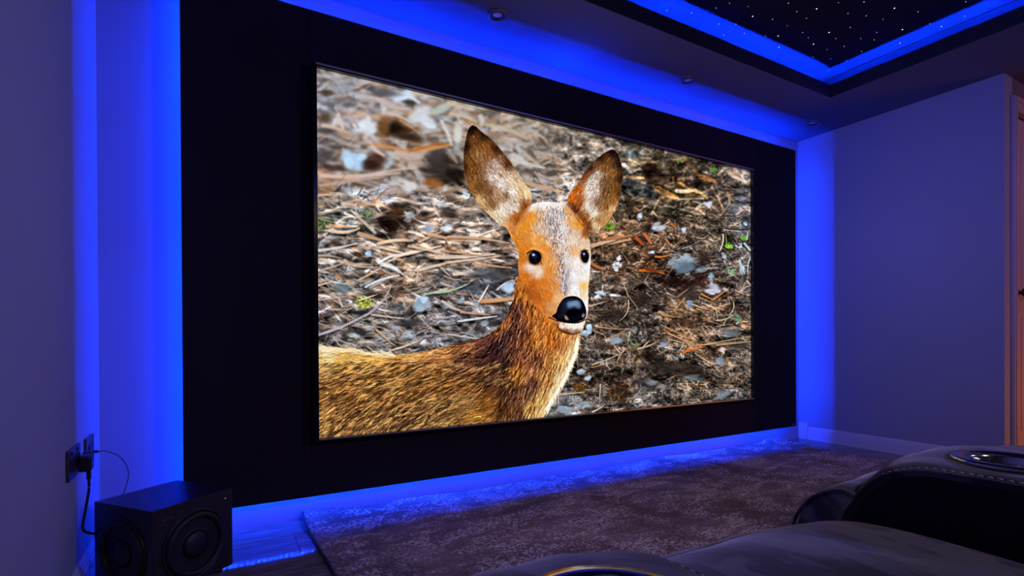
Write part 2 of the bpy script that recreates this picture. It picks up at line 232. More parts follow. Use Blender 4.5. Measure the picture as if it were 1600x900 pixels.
    for x0, y0, x1, y1, w, b, c in [   # the twigs and needles one can follow
        (489, 526, 572, 492, 5, .04, (172, 164, 176)), (570, 494, 598, 472, 4, .03, (168, 160, 172)), (586, 514, 615, 540, 4, 0, (192, 158, 126)), (496, 341, 524, 348, 4, 0, (120, 140, 90)), (514, 361, 560, 358, 6, .1, (216, 190, 166)), (560, 364, 614, 380, 7, 0, (206, 164, 130)), (553, 334, 584, 364, 5, -.03, (196, 180, 160)),
        (590, 380, 645, 376, 6, -.05, (222, 196, 172)), (487, 392, 558, 380, 5, .03, (204, 198, 196)), (488, 400, 532, 404, 4, -.06, (198, 172, 150)), (530, 406, 590, 416, 5, .06, (210, 184, 162)), (492, 424, 540, 409, 4, .02, (196, 180, 168)), (562, 436, 604, 412, 4, .02, (206, 176, 150)), (570, 448, 622, 430, 5, -.05, (206, 206, 212)),
        (578, 450, 604, 436, 3, 0, (180, 172, 172)), (592, 410, 622, 396, 5, -.05, (226, 222, 220)), (598, 414, 630, 430, 8, -.1, (222, 224, 230)), (596, 386, 640, 398, 5, 0, (220, 200, 184)), (620, 400, 690, 384, 6, 0, (226, 206, 190)), (640, 385, 690, 395, 5, 0, (214, 184, 160)), (655, 378, 690, 362, 4, 0, (214, 184, 160)),
        (668, 365, 740, 376, 6, .03, (206, 166, 136)), (700, 370, 795, 380, 5, -.03, (206, 170, 142)), (680, 402, 772, 396, 6, .02, (228, 206, 190)), (700, 410, 780, 400, 4, 0, (216, 190, 168)), (690, 392, 760, 400, 3, 0, (190, 150, 120)), (740, 412, 800, 418, 4, 0, (206, 164, 132)), (650, 424, 700, 412, 4, 0, (214, 190, 170)),
        (651, 440, 653, 420, 4, 0, (206, 176, 156)), (665, 460, 700, 452, 4, 0, (160, 184, 164)), (680, 458, 736, 442, 4, .06, (166, 190, 162)), (749, 470, 764, 444, 4, 0, (206, 206, 210)), (752, 470, 810, 464, 8, .02, (196, 150, 112)), (692, 470, 726, 486, 5, .08, (206, 184, 172)), (720, 488, 765, 492, 4, 0, (196, 156, 130)),
        (716, 502, 776, 494, 4, 0, (206, 208, 214)), (492, 470, 540, 464, 3, 0, (190, 170, 156)), (535, 480, 528, 462, 3, 0, (196, 190, 190)), (580, 492, 630, 498, 3, 0, (196, 180, 170)), (490, 448, 520, 440, 3, 0, (196, 168, 148)), (560, 470, 590, 460, 3, 0, (206, 196, 190)), (610, 548, 660, 530, 3, .03, (206, 186, 164)), (700, 522, 750, 530, 3, 0, (190, 186, 184)),
        (974, 444, 982, 470, 1.6, -.05, (206, 188, 164)), (982, 470, 968, 502, 2.2, -.16, (212, 196, 178)), (979, 458, 997, 483, 1.6, 0, (190, 160, 130)), (950, 380, 985, 374, 6, 0, (206, 164, 128)), (925, 384, 965, 372, 7, 0, (210, 176, 146)), (945, 372, 985, 368, 5, 0, (196, 130, 84)), (924, 412, 946, 421, 6, .08, (180, 120, 70)),
        (1000, 424, 1038, 429, 5, -.06, (206, 110, 40)), (1010, 420, 1030, 425, 4, 0, (110, 50, 22)), (992, 373, 1004, 384, 6, 0, (190, 90, 44)), (1006, 366, 1016, 380, 6, 0, (206, 110, 70)), (1040, 374, 1050, 386, 4, 0, (196, 130, 80)), (1048, 350, 1054, 356, 4, 0, (180, 110, 60)), (1024, 401, 1050, 396, 4, .08, (196, 124, 62)), (922, 478, 950, 470, 3, 0, (196, 172, 148)),
        (1033, 508, 1085, 534, 2, 0, (206, 150, 100)), (1037, 516, 1076, 538, 2, 0, (196, 132, 80)), (1044, 521, 1086, 538, 2, 0, (210, 180, 150)), (1045, 530, 1070, 537, 2, 0, (206, 180, 160)), (1070, 514, 1092, 515, 1.6, 0, (196, 150, 110)), (1060, 506, 1078, 530, 1.6, 0, (200, 156, 116)), (1068, 548, 1102, 540, 6, -.04, (214, 120, 66)), (1078, 540, 1160, 533, 2.6, 0, (206, 160, 120)),
        (1100, 538, 1178, 524, 2, 0, (200, 180, 150)), (1120, 540, 1176, 534, 2.4, 0, (190, 172, 140)), (1086, 552, 1112, 572, 1.6, 0, (206, 170, 150)), (1073, 600, 1075, 615, 3, 0, (214, 186, 150)), (980, 523, 996, 545, 2.2, .04, (96, 160, 84)), (993, 530, 998, 546, 1.6, 0, (120, 156, 70)), (996, 545, 1024, 535, 3, .04, (206, 180, 146)), (1006, 541, 1016, 531, 2.4, 0, (220, 196, 164)),
        (976, 546, 964, 566, 2, .06, (206, 186, 162)), (925, 570, 975, 549, 2, .03, (206, 180, 148)), (924, 574, 960, 566, 2, 0, (180, 140, 100)), (930, 510, 990, 514, 2, .03, (196, 156, 112)), (926, 516, 946, 524, 2, 0, (200, 164, 124)), (952, 528, 984, 512, 2, .03, (200, 150, 106)), (938, 600, 936, 632, 2, 0, (206, 196, 190)), (926, 642, 946, 630, 2.6, .05, (214, 204, 200)),
        (876, 617, 914, 613, 3, 0, (196, 168, 136)), (890, 632, 904, 626, 2, 0, (206, 198, 190)), (985, 622, 994, 616, 1.6, .2, (196, 186, 176)), (1130, 366, 1124, 392, 3.4, -.08, (206, 200, 186)), (1136, 384, 1134, 366, 2, 0, (140, 180, 80)), (1162, 382, 1174, 396, 4, 0, (190, 210, 226)), (1166, 374, 1168, 362, 3, 0, (180, 206, 196)), (1174, 402, 1170, 428, 3, .08, (196, 204, 214)),
        (1156, 408, 1164, 428, 5, .05, (186, 202, 214)), (1119, 480, 1122, 500, 2, 0, (206, 186, 160)), (1126, 474, 1123, 492, 2, .06, (200, 180, 150)), (1146, 472, 1140, 492, 2, -.14, (206, 186, 156)), (1120, 500, 1142, 494, 3, .06, (200, 176, 146)), (1130, 508, 1134, 498, 2, 0, (206, 190, 166)), (1160, 456, 1166, 440, 2, -.05, (196, 184, 166)),
        (1096, 460, 1116, 470, 3, 0, (196, 138, 76)), (1092, 464, 1114, 473, 2, 0, (206, 160, 100)), (1116, 468, 1140, 450, 3, 0, (206, 150, 90)), (1060, 464, 1078, 450, 4, 0, (140, 112, 88)), (1054, 486, 1070, 466, 3, 0, (190, 142, 96)), (1032, 488, 1046, 502, 6, -.1, (190, 150, 112)), (1034, 492, 1062, 496, 4, 0, (176, 128, 84)), (1082, 476, 1104, 484, 3, 0, (196, 164, 132)),
        (1090, 372, 1108, 366, 3, .15, (170, 144, 128)), (1086, 380, 1104, 372, 2, 0, (150, 120, 100))]:
        lf = x0 < 840; sf = (2.0 if y0 < 420 else 1.5) if lf else .9
        stroke(x0 + .3, y0 + w * .5, x1 + .3, y1 + w * .5, w * .7, c8(44, 34, 32), .4, b, .6, sf * 1.2)
        for q in range(3 if lf else 1):   # a twig is a few uneven pieces side by side
            jx, jy = rng.normal(0, w * .16, 2); t0, t1 = (rng.uniform(0, .25), rng.uniform(.75, 1)) if q else (0, 1)
            cc = np.array(c8(*c)) * rng.uniform(.82, 1.12) if q else np.array(c8(*c))
            stroke(x0 + (x1 - x0) * t0 + jx, y0 + (y1 - y0) * t0 + jy, x0 + (x1 - x0) * t1 + jx, y0 + (y1 - y0) * t1 + jy, w * (.85 if q == 0 else .5), np.clip(cc, 0, 1), .8 if q == 0 else .5, b, rng.uniform(.3, .9), sf)

    # ---- the deer ----
    def fur(m, pts, n, lens, wid, jit=.16, aj=10, alpha=(.35, .8), dens=None):
        # pts: x, y, r, g, b, angle in degrees (direction in which the hair lies), contrast
        P = [(x, y, r / 255, g / 255, b / 255, math.cos(math.radians(a)), math.sin(math.radians(a)), k) for x, y, r, g, b, a, k in pts]
        V = field(P, 3.4, 6)
        mm = m[..., None]; C[:] = C * (1 - mm) + V[..., :3] * mm
        ys, xs = np.nonzero(m[::3, ::3] > .4)
        for i in rng.integers(0, len(xs), n):
            X, Y = xs[i] * 3, ys[i] * 3
            v = V[Y, X]; th = math.atan2(v[6 - 2 + 0 - 0], v[3]) if False else math.atan2(v[4], v[3])
            th += math.radians(rng.normal(0, aj)); L = rng.uniform(*lens)
            s = v[5] * rng.normal(0, 1)
            col = np.clip(v[:3] * (1 + jit * s) + (.05 * s if s > 0 else 0), 0, 1)
            x, y = X / PK + PX0, Y / PK + PY0
            stroke(x, y, x + L * math.cos(th), y + L * math.sin(th), rng.uniform(*wid), col, rng.uniform(*alpha), rng.normal(0, .05), .9, .35)

    body = [(480, 700), (480, 541), (493, 540), (520, 543), (552, 546), (585, 553), (609, 556), (658, 551), (700, 541), (738, 533), (760, 525), (778, 512), (790, 497), (800, 476), (807, 455), (811, 430), (850, 440), (880, 500), (904, 519), (906, 530), (902, 552), (890, 582), (874, 612), (856, 640), (846, 660), (840, 700)]
    mb = mask(body, 1.2)
    def deep(L_):
        return [(x, y, r * (.80 if (y > 578 and x < 800) or (x < 860 and r < 150) else .97), g * (.74 if (y > 578 and x < 800) or (x < 860 and r < 150) else .93), b * (.66 if (y > 578 and x < 800) else .86), a_, k * 1.15) for x, y, r, g, b, a_, k in L_]
    fur(mb, deep([
        (495, 545, 222, 206, 180, 178, .5), (520, 550, 226, 206, 166, 170, .5), (550, 556, 222, 184, 120, 172, .5), (500, 565, 222, 190, 130, 175, .5), (540, 568, 224, 176, 96, 178, .5), (590, 562, 222, 176, 104, 180, .6), (640, 556, 214, 168, 110, 175, .7), (690, 548, 186, 136, 92, 170, .9), (730, 540, 150, 104, 72, 160, 1), (755, 532, 120, 80, 56, 150, 1.1),
        (495, 590, 176, 130, 78, 160, 1), (540, 595, 170, 122, 72, 155, 1.1), (590, 590, 176, 128, 72, 155, 1.1), (640, 580, 176, 124, 70, 160, 1), (690, 570, 150, 102, 60, 165, 1.1), (730, 562, 110, 74, 50, 160, 1.2), (765, 555, 74, 48, 38, 150, 1.3),
        (495, 630, 170, 120, 66, 150, 1.2), (540, 630, 168, 120, 68, 145, 1.2), (590, 625, 160, 114, 66, 145, 1.2), (640, 615, 170, 122, 68, 150, 1.1), (690, 600, 176, 124, 66, 165, 1), (730, 595, 140, 94, 54, 165, 1.1), (765, 590, 76, 50, 36, 140, 1.2),
        (495, 670, 196, 152, 96, 145, 1.3), (540, 665, 166, 124, 78, 140, 1.4), (590, 660, 172, 132, 84, 140, 1.4), (640, 650, 156, 118, 80, 145, 1.4), (690, 640, 166, 132, 90, 150, 1.1), (730, 625, 176, 142, 98, 160, .8), (765, 628, 160, 112, 60, 160, .7), (750, 650, 190, 142, 76, 165, .7), (700, 665, 186, 148, 90, 150, .9),
        (785, 505, 150, 96, 58, 110, 1), (795, 520, 82, 54, 42, 112, 1.4), (780, 540, 62, 42, 36, 120, 1.3), (790, 565, 66, 44, 36, 115, 1.4), (785, 600, 80, 54, 38, 115, 1.2), (790, 635, 96, 64, 42, 110, 1.1),
        (808, 480, 110, 70, 46, 108, 1.3), (812, 510, 116, 76, 52, 108, 1.4), (812, 545, 140, 90, 54, 112, 1.4), (808, 580, 176, 118, 60, 115, 1), (806, 615, 110, 76, 48, 110, 1.2), (812, 648, 110, 74, 46, 105, 1.2),
        (822, 460, 176, 112, 52, 100, .9), (832, 490, 176, 108, 52, 105, 1), (838, 525, 180, 110, 54, 105, 1), (836, 560, 140, 90, 52, 108, 1.3), (832, 600, 110, 74, 48, 108, 1.3), (832, 640, 180, 134, 78, 105, .9),
        (862, 505, 196, 118, 50, 100, .8), (866, 530, 176, 100, 42, 98, .9), (862, 560, 190, 128, 72, 104, 1), (856, 590, 176, 124, 76, 108, 1), (850, 620, 206, 160, 104, 110, .7), (842, 648, 222, 186, 132, 110, .6),
        (884, 530, 206, 142, 84, 96, .7), (880, 560, 206, 158, 108, 104, .7), (898, 540, 232, 206, 168, 96, .5), (893, 565, 236, 222, 198, 105, .4), (882, 590, 236, 222, 196, 112, .4), (866, 618, 236, 218, 184, 115, .4), (854, 640, 234, 208, 164, 115, .4)]),
        21000, (6, 19), (.7, 1.7), .34, 12)
    # dark streaks that lie along the coat
    for _ in range(2100):
        x, y = rng.uniform(488, 800), rng.uniform(565, 690)
        if y > 690 - (x - 490) * .1: continue
        a = math.radians(rng.normal(148 if y > 610 else 158, 8)); L = rng.uniform(5, 13)
        k = rng.uniform(0, 1); c = (66, 46, 34) if k < .66 else (222, 176, 110)
        mx, my = int((x - PX0) * PK), int((y - PY0) * PK)
        if mb[min(my, PH - 1), mx] > .5 and not (x > 715 and y > 600):
            for q in range(3): stroke(x + rng.normal(0, 1.2), y + rng.normal(0, .8), x + L * math.cos(a) * 1.5, y + L * math.sin(a) * 1.5, 1.1, c8(*c), .36, rng.normal(0, .06), .8, .5)
    for _ in range(420):   # loose hair at the throat and along the back
        t = rng.uniform(0, 1); P = [(905, 530), (901, 555), (888, 586), (873, 613), (856, 641)]; k = min(3, int(t * 4)); f = t * 4 - k
        x = P[k][0] * (1 - f) + P[k + 1][0] * f; y = P[k][1] * (1 - f) + P[k + 1][1] * f
        a = math.radians(rng.normal(75, 22)); L = rng.uniform(4, 10)
        stroke(x - 3, y - 3, x - 3 + L * math.cos(a), y - 3 + L * math.sin(a), 1.3, c8(238, 228, 210), .6, .05, .9, .4)
    for _ in range(260):
        x = rng.uniform(488, 620); y = 543 + (x - 488) * .1 + rng.normal(0, 2); a = math.radians(rng.normal(190, 15)); L = rng.uniform(6, 16)
        stroke(x, y, x + L * math.cos(a), y + L * math.sin(a), 1.4, c8(230, 214, 180), .45, .05, .9, .6)

    ear1 = [(738.2, 196.2), (745, 199), (753.3, 206.7), (773.3, 223.3), (793.3, 247.8), (806.7, 265.6), (822.2, 290), (831, 303), (829.3, 317), (822, 334), (808, 352), (797.8, 356), (782.2, 351), (766.7, 338), (748.9, 319), (735.6, 298.9), (726.7, 276.7), (724.8, 247.8), (728, 218.9), (732.5, 202)]
    ear2 = [(958.9, 234.4), (966.7, 243.3), (972.2, 265.6), (972, 287.8), (966.7, 314.4), (953.3, 341), (940, 357), (924.4, 361), (911, 352), (897, 330), (887.8, 314), (892, 301), (904.4, 285.6), (913.3, 270), (926.7, 254.4), (942.2, 241), (952, 235.5)]
    m1 = mask(ear1, .8); m2 = mask(ear2, .8)
    fur(m1, [(738, 200, 44, 28, 24, 100, .6), (729, 230, 52, 34, 26, 95, .6), (727, 260, 66, 42, 28, 90, .7), (755, 212, 60, 38, 24, 60, .7), (775, 232, 66, 42, 26, 60, .7), (792, 255, 96, 60, 34, 60, .7), (744, 215, 110, 70, 34, 80, .9), (740, 235, 132, 86, 44, 85, .9), (758, 228, 122, 78, 38, 70, .9),
             (748, 240, 150, 110, 72, 60, 1), (765, 240, 136, 88, 48, 60, 1), (735, 260, 122, 78, 34, 85, .9), (745, 265, 116, 76, 40, 80, .9), (740, 290, 132, 88, 48, 70, .9), (752, 290, 116, 78, 46, 70, .9), (762, 260, 150, 118, 96, 50, 1.1), (775, 258, 172, 146, 132, 50, 1.1), (772, 275, 206, 190, 182, 40, 1),
             (785, 270, 196, 166, 140, 50, .9), (785, 285, 226, 216, 206, 45, .8), (798, 285, 214, 190, 160, 55, .7), (800, 300, 232, 222, 210, 55, .6), (762, 300, 116, 78, 48, 60, .9), (768, 318, 132, 94, 64, 60, .9), (776, 305, 170, 136, 106, 55, .9), (790, 305, 132, 98, 70, 50, .9), (785, 328, 226, 214, 198, 55, .6),
             (795, 322, 216, 204, 188, 55, .6), (778, 340, 214, 196, 170, 50, .6), (765, 333, 214, 184, 146, 50, .6), (750, 314, 196, 160, 116, 50, .7), (805, 320, 214, 196, 176, 50, .6), (812, 300, 206, 172, 132, 60, .7), (822, 300, 226, 196, 156, 60, .5), (818, 320, 140, 80, 36, 60, .8), (806, 340, 150, 84, 34, 60, .8), (794, 350, 206, 156, 104, 40, .7)],
        2400, (3, 10), (.8, 1.7), .22, 16)
    fur(m2, [(958, 238, 40, 26, 24, 110, .6), (968, 255, 52, 34, 26, 95, .6), (970, 280, 60, 38, 26, 90, .7), (968, 300, 84, 54, 32, 90, .7), (940, 245, 58, 36, 26, 140, .7), (922, 262, 76, 44, 26, 140, .7), (950, 250, 110, 70, 36, 110, .9), (955, 270, 140, 96, 52, 100, 1), (940, 262, 122, 82, 48, 120, 1),
             (960, 290, 122, 80, 38, 95, .9), (960, 310, 140, 94, 46, 100, .9), (945, 285, 122, 86, 60, 110, 1), (945, 300, 112, 74, 46, 110, 1), (935, 272, 186, 170, 160, 120, 1.1), (925, 285, 216, 206, 198, 120, .8), (930, 298, 196, 180, 170, 120, 1), (922, 300, 226, 218, 208, 120, .6), (932, 315, 122, 92, 72, 110, .9),
             (920, 320, 220, 210, 194, 110, .6), (928, 332, 222, 212, 192, 110, .6), (945, 320, 132, 90, 50, 100, .9), (950, 335, 190, 146, 96, 110, .7), (936, 345, 176, 126, 76, 120, .7), (960, 325, 206, 170, 122, 100, .5), (930, 350, 214, 192, 160, 110, .6), (912, 275, 120, 66, 34, 130, .7), (903, 295, 176, 96, 40, 120, .8), (895, 308, 190, 104, 40, 120, .8),
             (905, 315, 150, 84, 36, 110, .8), (898, 325, 96, 54, 30, 90, .8), (912, 340, 140, 78, 36, 80, .8), (920, 352, 110, 60, 28, 80, .8)],
        1700, (3, 9), (.8, 1.6), .22, 16)
    for n, (cx, cy), rr, ang in [(90, (770, 266), 16, 45), (90, (784, 288), 13, 50), (40, (796, 318), 12, 60), (80, (930, 288), 13, 120), (40, (926, 318), 10, 115)]:
        for _ in range(n):
            a, q = rng.uniform(0, 6.28), rr * math.sqrt(rng.uniform(0, 1)); th = math.radians(rng.normal(ang, 45)); L = rng.uniform(4, 10)
            x, y = cx + q * .6 * math.cos(a), cy + q * 1.2 * math.sin(a)
            stroke(x, y, x + L * math.cos(th), y + L * math.sin(th), 1.0, c8(228, 216, 210) if rng.uniform() < .62 else c8(132, 90, 76), .34, rng.normal(0, .12), .8, .5)

    head = [(799, 342), (808, 334), (820, 327), (833, 319), (846, 316), (858, 315.5), (872, 317), (884, 320), (894, 329), (906, 342), (916, 356), (920.5, 372), (923, 393), (923, 412), (921.3, 433), (919.5, 452), (919.4, 470), (918.5, 487), (916, 498), (912, 511), (904, 520.5), (891, 523), (877, 518), (868, 508), (856, 498), (840, 482), (824, 462), (814, 440), (809.5, 415), (811, 398), (807, 385), (799, 372), (794, 356)]
    mh = mask(head, .8)
    fur(mh, [(806, 340, 176, 100, 46, 250, .8), (800, 356, 204, 140, 84, 250, .6), (815, 330, 196, 128, 66, 280, .7), (832, 322, 232, 220, 212, 280, .4), (850, 320, 234, 228, 226, 270, .4), (872, 322, 228, 222, 220, 270, .4), (890, 328, 206, 150, 96, 270, .6), (832, 340, 222, 148, 56, 270, .7), (820, 355, 220, 142, 50, 250, .7), (812, 372, 206, 132, 54, 240, .7),
             (845, 338, 196, 160, 130, 270, 1.2), (860, 338, 186, 176, 176, 270, 1.3), (876, 338, 196, 188, 188, 270, 1.2), (845, 358, 206, 180, 160, 268, 1.2), (862, 358, 182, 172, 172, 268, 1.4), (880, 358, 206, 200, 202, 268, 1.1), (893, 345, 222, 168, 106, 275, .7), (904, 352, 216, 138, 52, 280, .7), (900, 365, 214, 190, 166, 275, .7), (916, 365, 150, 84, 36, 280, .7),
             (840, 375, 226, 160, 84, 262, .8), (860, 372, 200, 166, 140, 265, 1.2), (878, 375, 210, 196, 190, 268, 1.1), (895, 378, 222, 206, 190, 270, .6), (912, 380, 214, 190, 164, 275, .6), (822, 388, 206, 126, 48, 240, .7), (850, 390, 220, 142, 64, 255, .8), (868, 390, 210, 160, 118, 262, 1), (882, 392, 212, 192, 180, 266, 1), (897, 392, 220, 172, 126, 268, .7),
             (816, 405, 196, 118, 46, 250, .7), (852, 406, 220, 150, 80, 250, .7), (870, 408, 212, 156, 106, 260, .9), (885, 408, 214, 206, 206, 265, .9), (900, 410, 234, 226, 222, 268, .4), (918, 415, 222, 222, 226, 270, .4), (830, 418, 222, 206, 196, 250, .5), (842, 426, 222, 202, 188, 250, .5), (820, 432, 196, 114, 40, 245, .7), (858, 425, 214, 136, 60, 250, .7),
             (872, 428, 200, 150, 108, 258, .9), (884, 430, 180, 170, 176, 262, 1.2), (897, 432, 232, 232, 236, 266, .5), (912, 435, 230, 226, 222, 268, .4), (833, 445, 190, 104, 34, 235, .8), (850, 442, 212, 122, 44, 240, .7), (868, 448, 210, 140, 74, 250, .7), (883, 448, 172, 162, 168, 262, 1.1), (898, 452, 232, 234, 240, 268, .4), (913, 447, 226, 182, 112, 268, .5), (916, 462, 222, 204, 182, 268, .4),
             (824, 458, 160, 88, 34, 240, .8), (840, 465, 176, 96, 36, 235, .8), (858, 462, 208, 120, 44, 240, .7), (870, 465, 222, 176, 130, 250, .5), (846, 482, 196, 116, 48, 230, .7), (862, 482, 206, 150, 100, 235, .6), (862, 497, 196, 128, 66, 225, .6), (918, 478, 222, 224, 230, 270, .3), (872, 510, 150, 84, 44, 200, .5), (880, 508, 196, 170, 150, 200, .4),
             (893, 508, 226, 214, 200, 190, .3), (908, 505, 222, 206, 190, 180, .3), (886, 518, 128, 80, 46, 190, .5), (900, 517, 150, 112, 80, 180, .5), (912, 510, 200, 176, 150, 180, .4), (898, 512, 214, 200, 184, 180, .4)],
        4200, (2.5, 7), (.7, 1.5), .16, 14, (.3, .7))
    for _ in range(1100):   # grizzled forehead and bridge of the nose
        t = rng.uniform(0, 1); y = 322 + t * 142; w = 26 - 30 * t if t < .5 else 10 - 5 * t; x = 862 + 22 * t + rng.normal(0, w * .5)
        if t > .85 and rng.uniform() < .5: continue
        stroke(x, y, x + rng.normal(0, .7), y + rng.uniform(2, 4.5), .9, c8(*((84, 62, 64) if rng.uniform() < .5 else (236, 230, 232))), .5 if t < .45 else .34, 0, .7, .35)
    # inner corner shade of ears
    for x0, y0, x1, y1, w, c in [(826, 322, 806, 350, 7, (120, 66, 30)), (806, 348, 802, 366, 5, (160, 92, 44)), (896, 328, 912, 352, 5, (112, 62, 30)), (912, 352, 922, 364, 4, (110, 60, 30))]:
        stroke(x0, y0, x1, y1, w, c8(*c), .42, .08, .6, 4.5)
    # eyes
    def eye(cx, cy, rx, ry, tilt):
        blob(cx - .4, cy, rx * 1.28, ry * 1.18, c8(120, 72, 36), .7, .3, tilt)
        blob(cx, cy, rx, ry, c8(24, 18, 26), 1, .12, tilt)
        blob(cx - rx * .1, cy - ry * .25, rx * .62, ry * .45, c8(52, 56, 84), .6, .5, tilt)
        blob(cx - rx * .25, cy - ry * .42, rx * .26, ry * .2, c8(160, 176, 214), .9, .5, tilt)
        blob(cx + rx * .2, cy + ry * .55, rx * .5, ry * .2, c8(60, 40, 40), .6, .6, tilt)
    eye(836, 402.5, 9.6, 10.4, .35); eye(914, 400.8, 6.2, 9.6, -.1)
    stroke(824, 396, 834, 391.5, 2, c8(40, 24, 20), .8, -.08, .3, .6); stroke(834, 391.5, 845, 401, 2, c8(50, 30, 24), .7, -.1, .3, .6)
    stroke(845, 408, 849, 415, 2.6, c8(110, 66, 46), .55, .1, .8, 1.6); stroke(827, 410, 845, 412, 1.6, c8(96, 64, 50), .6, .15, .3, .8)
    stroke(908, 393, 919, 391.5, 1.8, c8(70, 44, 32), .8, -.12, .3, .6); stroke(919, 412, 922, 400, 2, c8(214, 200, 196), .7, 0, .3, .7)
    stroke(829, 388, 850, 396, 3, c8(236, 186, 120), .5, -.1, .5, 1.5)
    # nose and mouth
    nose = [(878, 470), (884, 465), (893, 463), (902, 464), (910, 470), (914.5, 479), (916.5, 489), (914, 498), (906, 502), (897, 505), (886, 504), (876, 502), (868, 498), (863, 494), (869, 489), (872, 480)]
    mn = mask(nose, .8)[..., None]
    C[:] = C * (1 - mn) + np.array(c8(26, 24, 34), np.float32) * mn
    blob(893, 476, 14, 9, c8(60, 74, 96), .75, .6); blob(898, 474, 8, 4.5, c8(140, 166, 200), .7, .6, -.2); blob(890, 476, 4, 5, c8(110, 136, 170), .7, .6); blob(904, 478, 4, 4, c8(120, 146, 182), .6, .6)
    blob(896, 489, 11, 6, c8(14, 12, 18), .9, .4); blob(880, 484, 5, 9, c8(38, 38, 48), .7, .5); blob(877, 494, 7, 4, c8(40, 34, 36), .7, .5)
    blob(885, 497, 2.4, 3.4, c8(180, 150, 134), .7, .7, -.5); blob(911.5, 493, 2.2, 3.2, c8(190, 172, 164), .65, .7, .4); stroke(883, 493, 889, 500, 1.4, c8(180, 150, 130), .6, .1, .5, .6)
    stroke(870, 500, 898, 505, 2.2, c8(30, 22, 22), .9, .03, .2, .8); stroke(898, 505, 915, 499, 2.2, c8(34, 26, 26), .9, .05, .3, .8)
    stroke(858, 496, 872, 502, 2, c8(90, 50, 30), .8, 0, .2, .8)
    stroke(872, 512, 890, 521, 4, c8(96, 58, 32), .7, .1, .3, 1.6); stroke(890, 522, 906, 519, 3, c8(104, 66, 42), .7, .06, .3, 1.4)
    for _ in range(160):
        x = rng.uniform(874, 912); y = rng.uniform(505, 512); stroke(x, y, x + rng.normal(-1, 1), y + rng.uniform(2, 5), .9, c8(240, 230, 220), .5, 0, .8, .3)
    grain = (noise(1.2, 1.2) * .5)[..., None]
    C[:] = C * (1 + .10 * grain)
    # the photograph's local contrast
    C[:] = np.clip(C + (C - blur(C, 3)) * .32 + (C - blur(C, 14)) * .22, 0, 1)
    # tone of the set's picture: a little more contrast and colour
    C[:] = np.clip(.44 + (C - .44) * 1.10, 0, 1) ** 1.05
    lum = C.mean(-1, keepdims=True); C[:] = np.clip(lum + (C - lum) * 1.0, 0, 1)
    return C

# ---------------- dimensions ----------------
XL, XR, YF, YB, H = -0.362, 4.117, 2.53, -2.7, 2.3755
YA, XA = 1.2604, 5.75                    # the hallway recess on the right
DP = 2.43                                # front of the black panel
PL, PR, PT, PB = -0.0873, 3.9249, 2.2457, 0.1227

# ---------------- helpers ----------------
class MB:
    def __init__(s): s.bm = bmesh.new()
    def box(s, x0, y0, z0, x1, y1, z1, bev=0, mat=None):
        vs = [s.bm.verts.new(p) for p in ((x0, y0, z0), (x1, y0, z0), (x1, y1, z0), (x0, y1, z0), (x0, y0, z1), (x1, y0, z1), (x1, y1, z1), (x0, y1, z1))]
        fs = [s.bm.faces.new([vs[i] for i in f]) for f in ((0, 3, 2, 1), (4, 5, 6, 7), (0, 1, 5, 4), (1, 2, 6, 5), (2, 3, 7, 6), (3, 0, 4, 7))]
        if bev:
            es = list({e for f in fs for e in f.edges})
            bmesh.ops.bevel(s.bm, geom=es, offset=bev, segments=2, affect='EDGES', profile=.5)
        return s
    def grid(s, P, closed_u=False, closed_v=False):
        V = [[s.bm.verts.new(p) for p in row] for row in P]; n, m = len(V), len(V[0])
        for i in range(n - (0 if closed_u else 1)):
            for j in range(m - (0 if closed_v else 1)):
                s.bm.faces.new((V[i][j], V[(i + 1) % n][j], V[(i + 1) % n][(j + 1) % m], V[i][(j + 1) % m]))
        return V
    def tube(s, pts, r, n=8, caps=True):
        pts = [Vector(p) for p in pts]; rings = []; up = Vector((0, 0, 1))
        for i, p in enumerate(pts):
            t = (pts[min(i + 1, len(pts) - 1)] - pts[max(i - 1, 0)]).normalized()
            a = t.cross(up); a = a.normalized() if a.length > .05 else t.cross(Vector((1, 0, 0))).normalized(); b = t.cross(a)
            rings.append([p + (a * math.cos(2 * math.pi * k / n) + b * math.sin(2 * math.pi * k / n)) * r for k in range(n)])
        V = s.grid(rings, closed_v=True)
        if caps: s.bm.faces.new(V[0][::-1]); s.bm.faces.new(V[-1])
        return s
    def lathe(s, prof, c=(0, 0, 0), n=32, mtx=None):
        P = []
        for r, z in prof:
            P.append([(mtx @ Vector((r * math.cos(2 * math.pi * k / n), r * math.sin(2 * math.pi * k / n), z)) if mtx else Vector((c[0] + r * math.cos(2 * math.pi * k / n), c[1] + r * math.sin(2 * math.pi * k / n), c[2] + z))) for k in range(n)])
        V = s.grid(P, closed_v=True)
        if prof[0][0] < .0005: pass
        return s
    def prism(s, poly, axis, a, b):
        # poly: 2D outline; axis 'x': (y,z), 'y': (x,z)
        f = (lambda p, q: (q, p[0], p[1])) if axis == 'x' else (lambda p, q: (p[0], q, p[1]))
        A = [s.bm.verts.new(f(p, a)) for p in poly]; B = [s.bm.verts.new(f(p, b)) for p in poly]; n = len(poly)
        s.bm.faces.new(A); s.bm.faces.new(B[::-1])
        for i in range(n): s.bm.faces.new((A[i], B[i], B[(i + 1) % n], A[(i + 1) % n]))
        return s
    def build(s, name, mat, parent=None, smooth=False, loc=None):
        bmesh.ops.recalc_face_normals(s.bm, faces=s.bm.faces)
        me = bpy.data.meshes.new(name); s.bm.to_mesh(me); s.bm.free(); me.materials.append(mat)
        if smooth: me.polygons.foreach_set('use_smooth', [True] * len(me.polygons))
        o = bpy.data.objects.new(name, me); COL.objects.link(o)
        if loc: o.location = loc
        if parent is not None: o.parent = parent
        return o

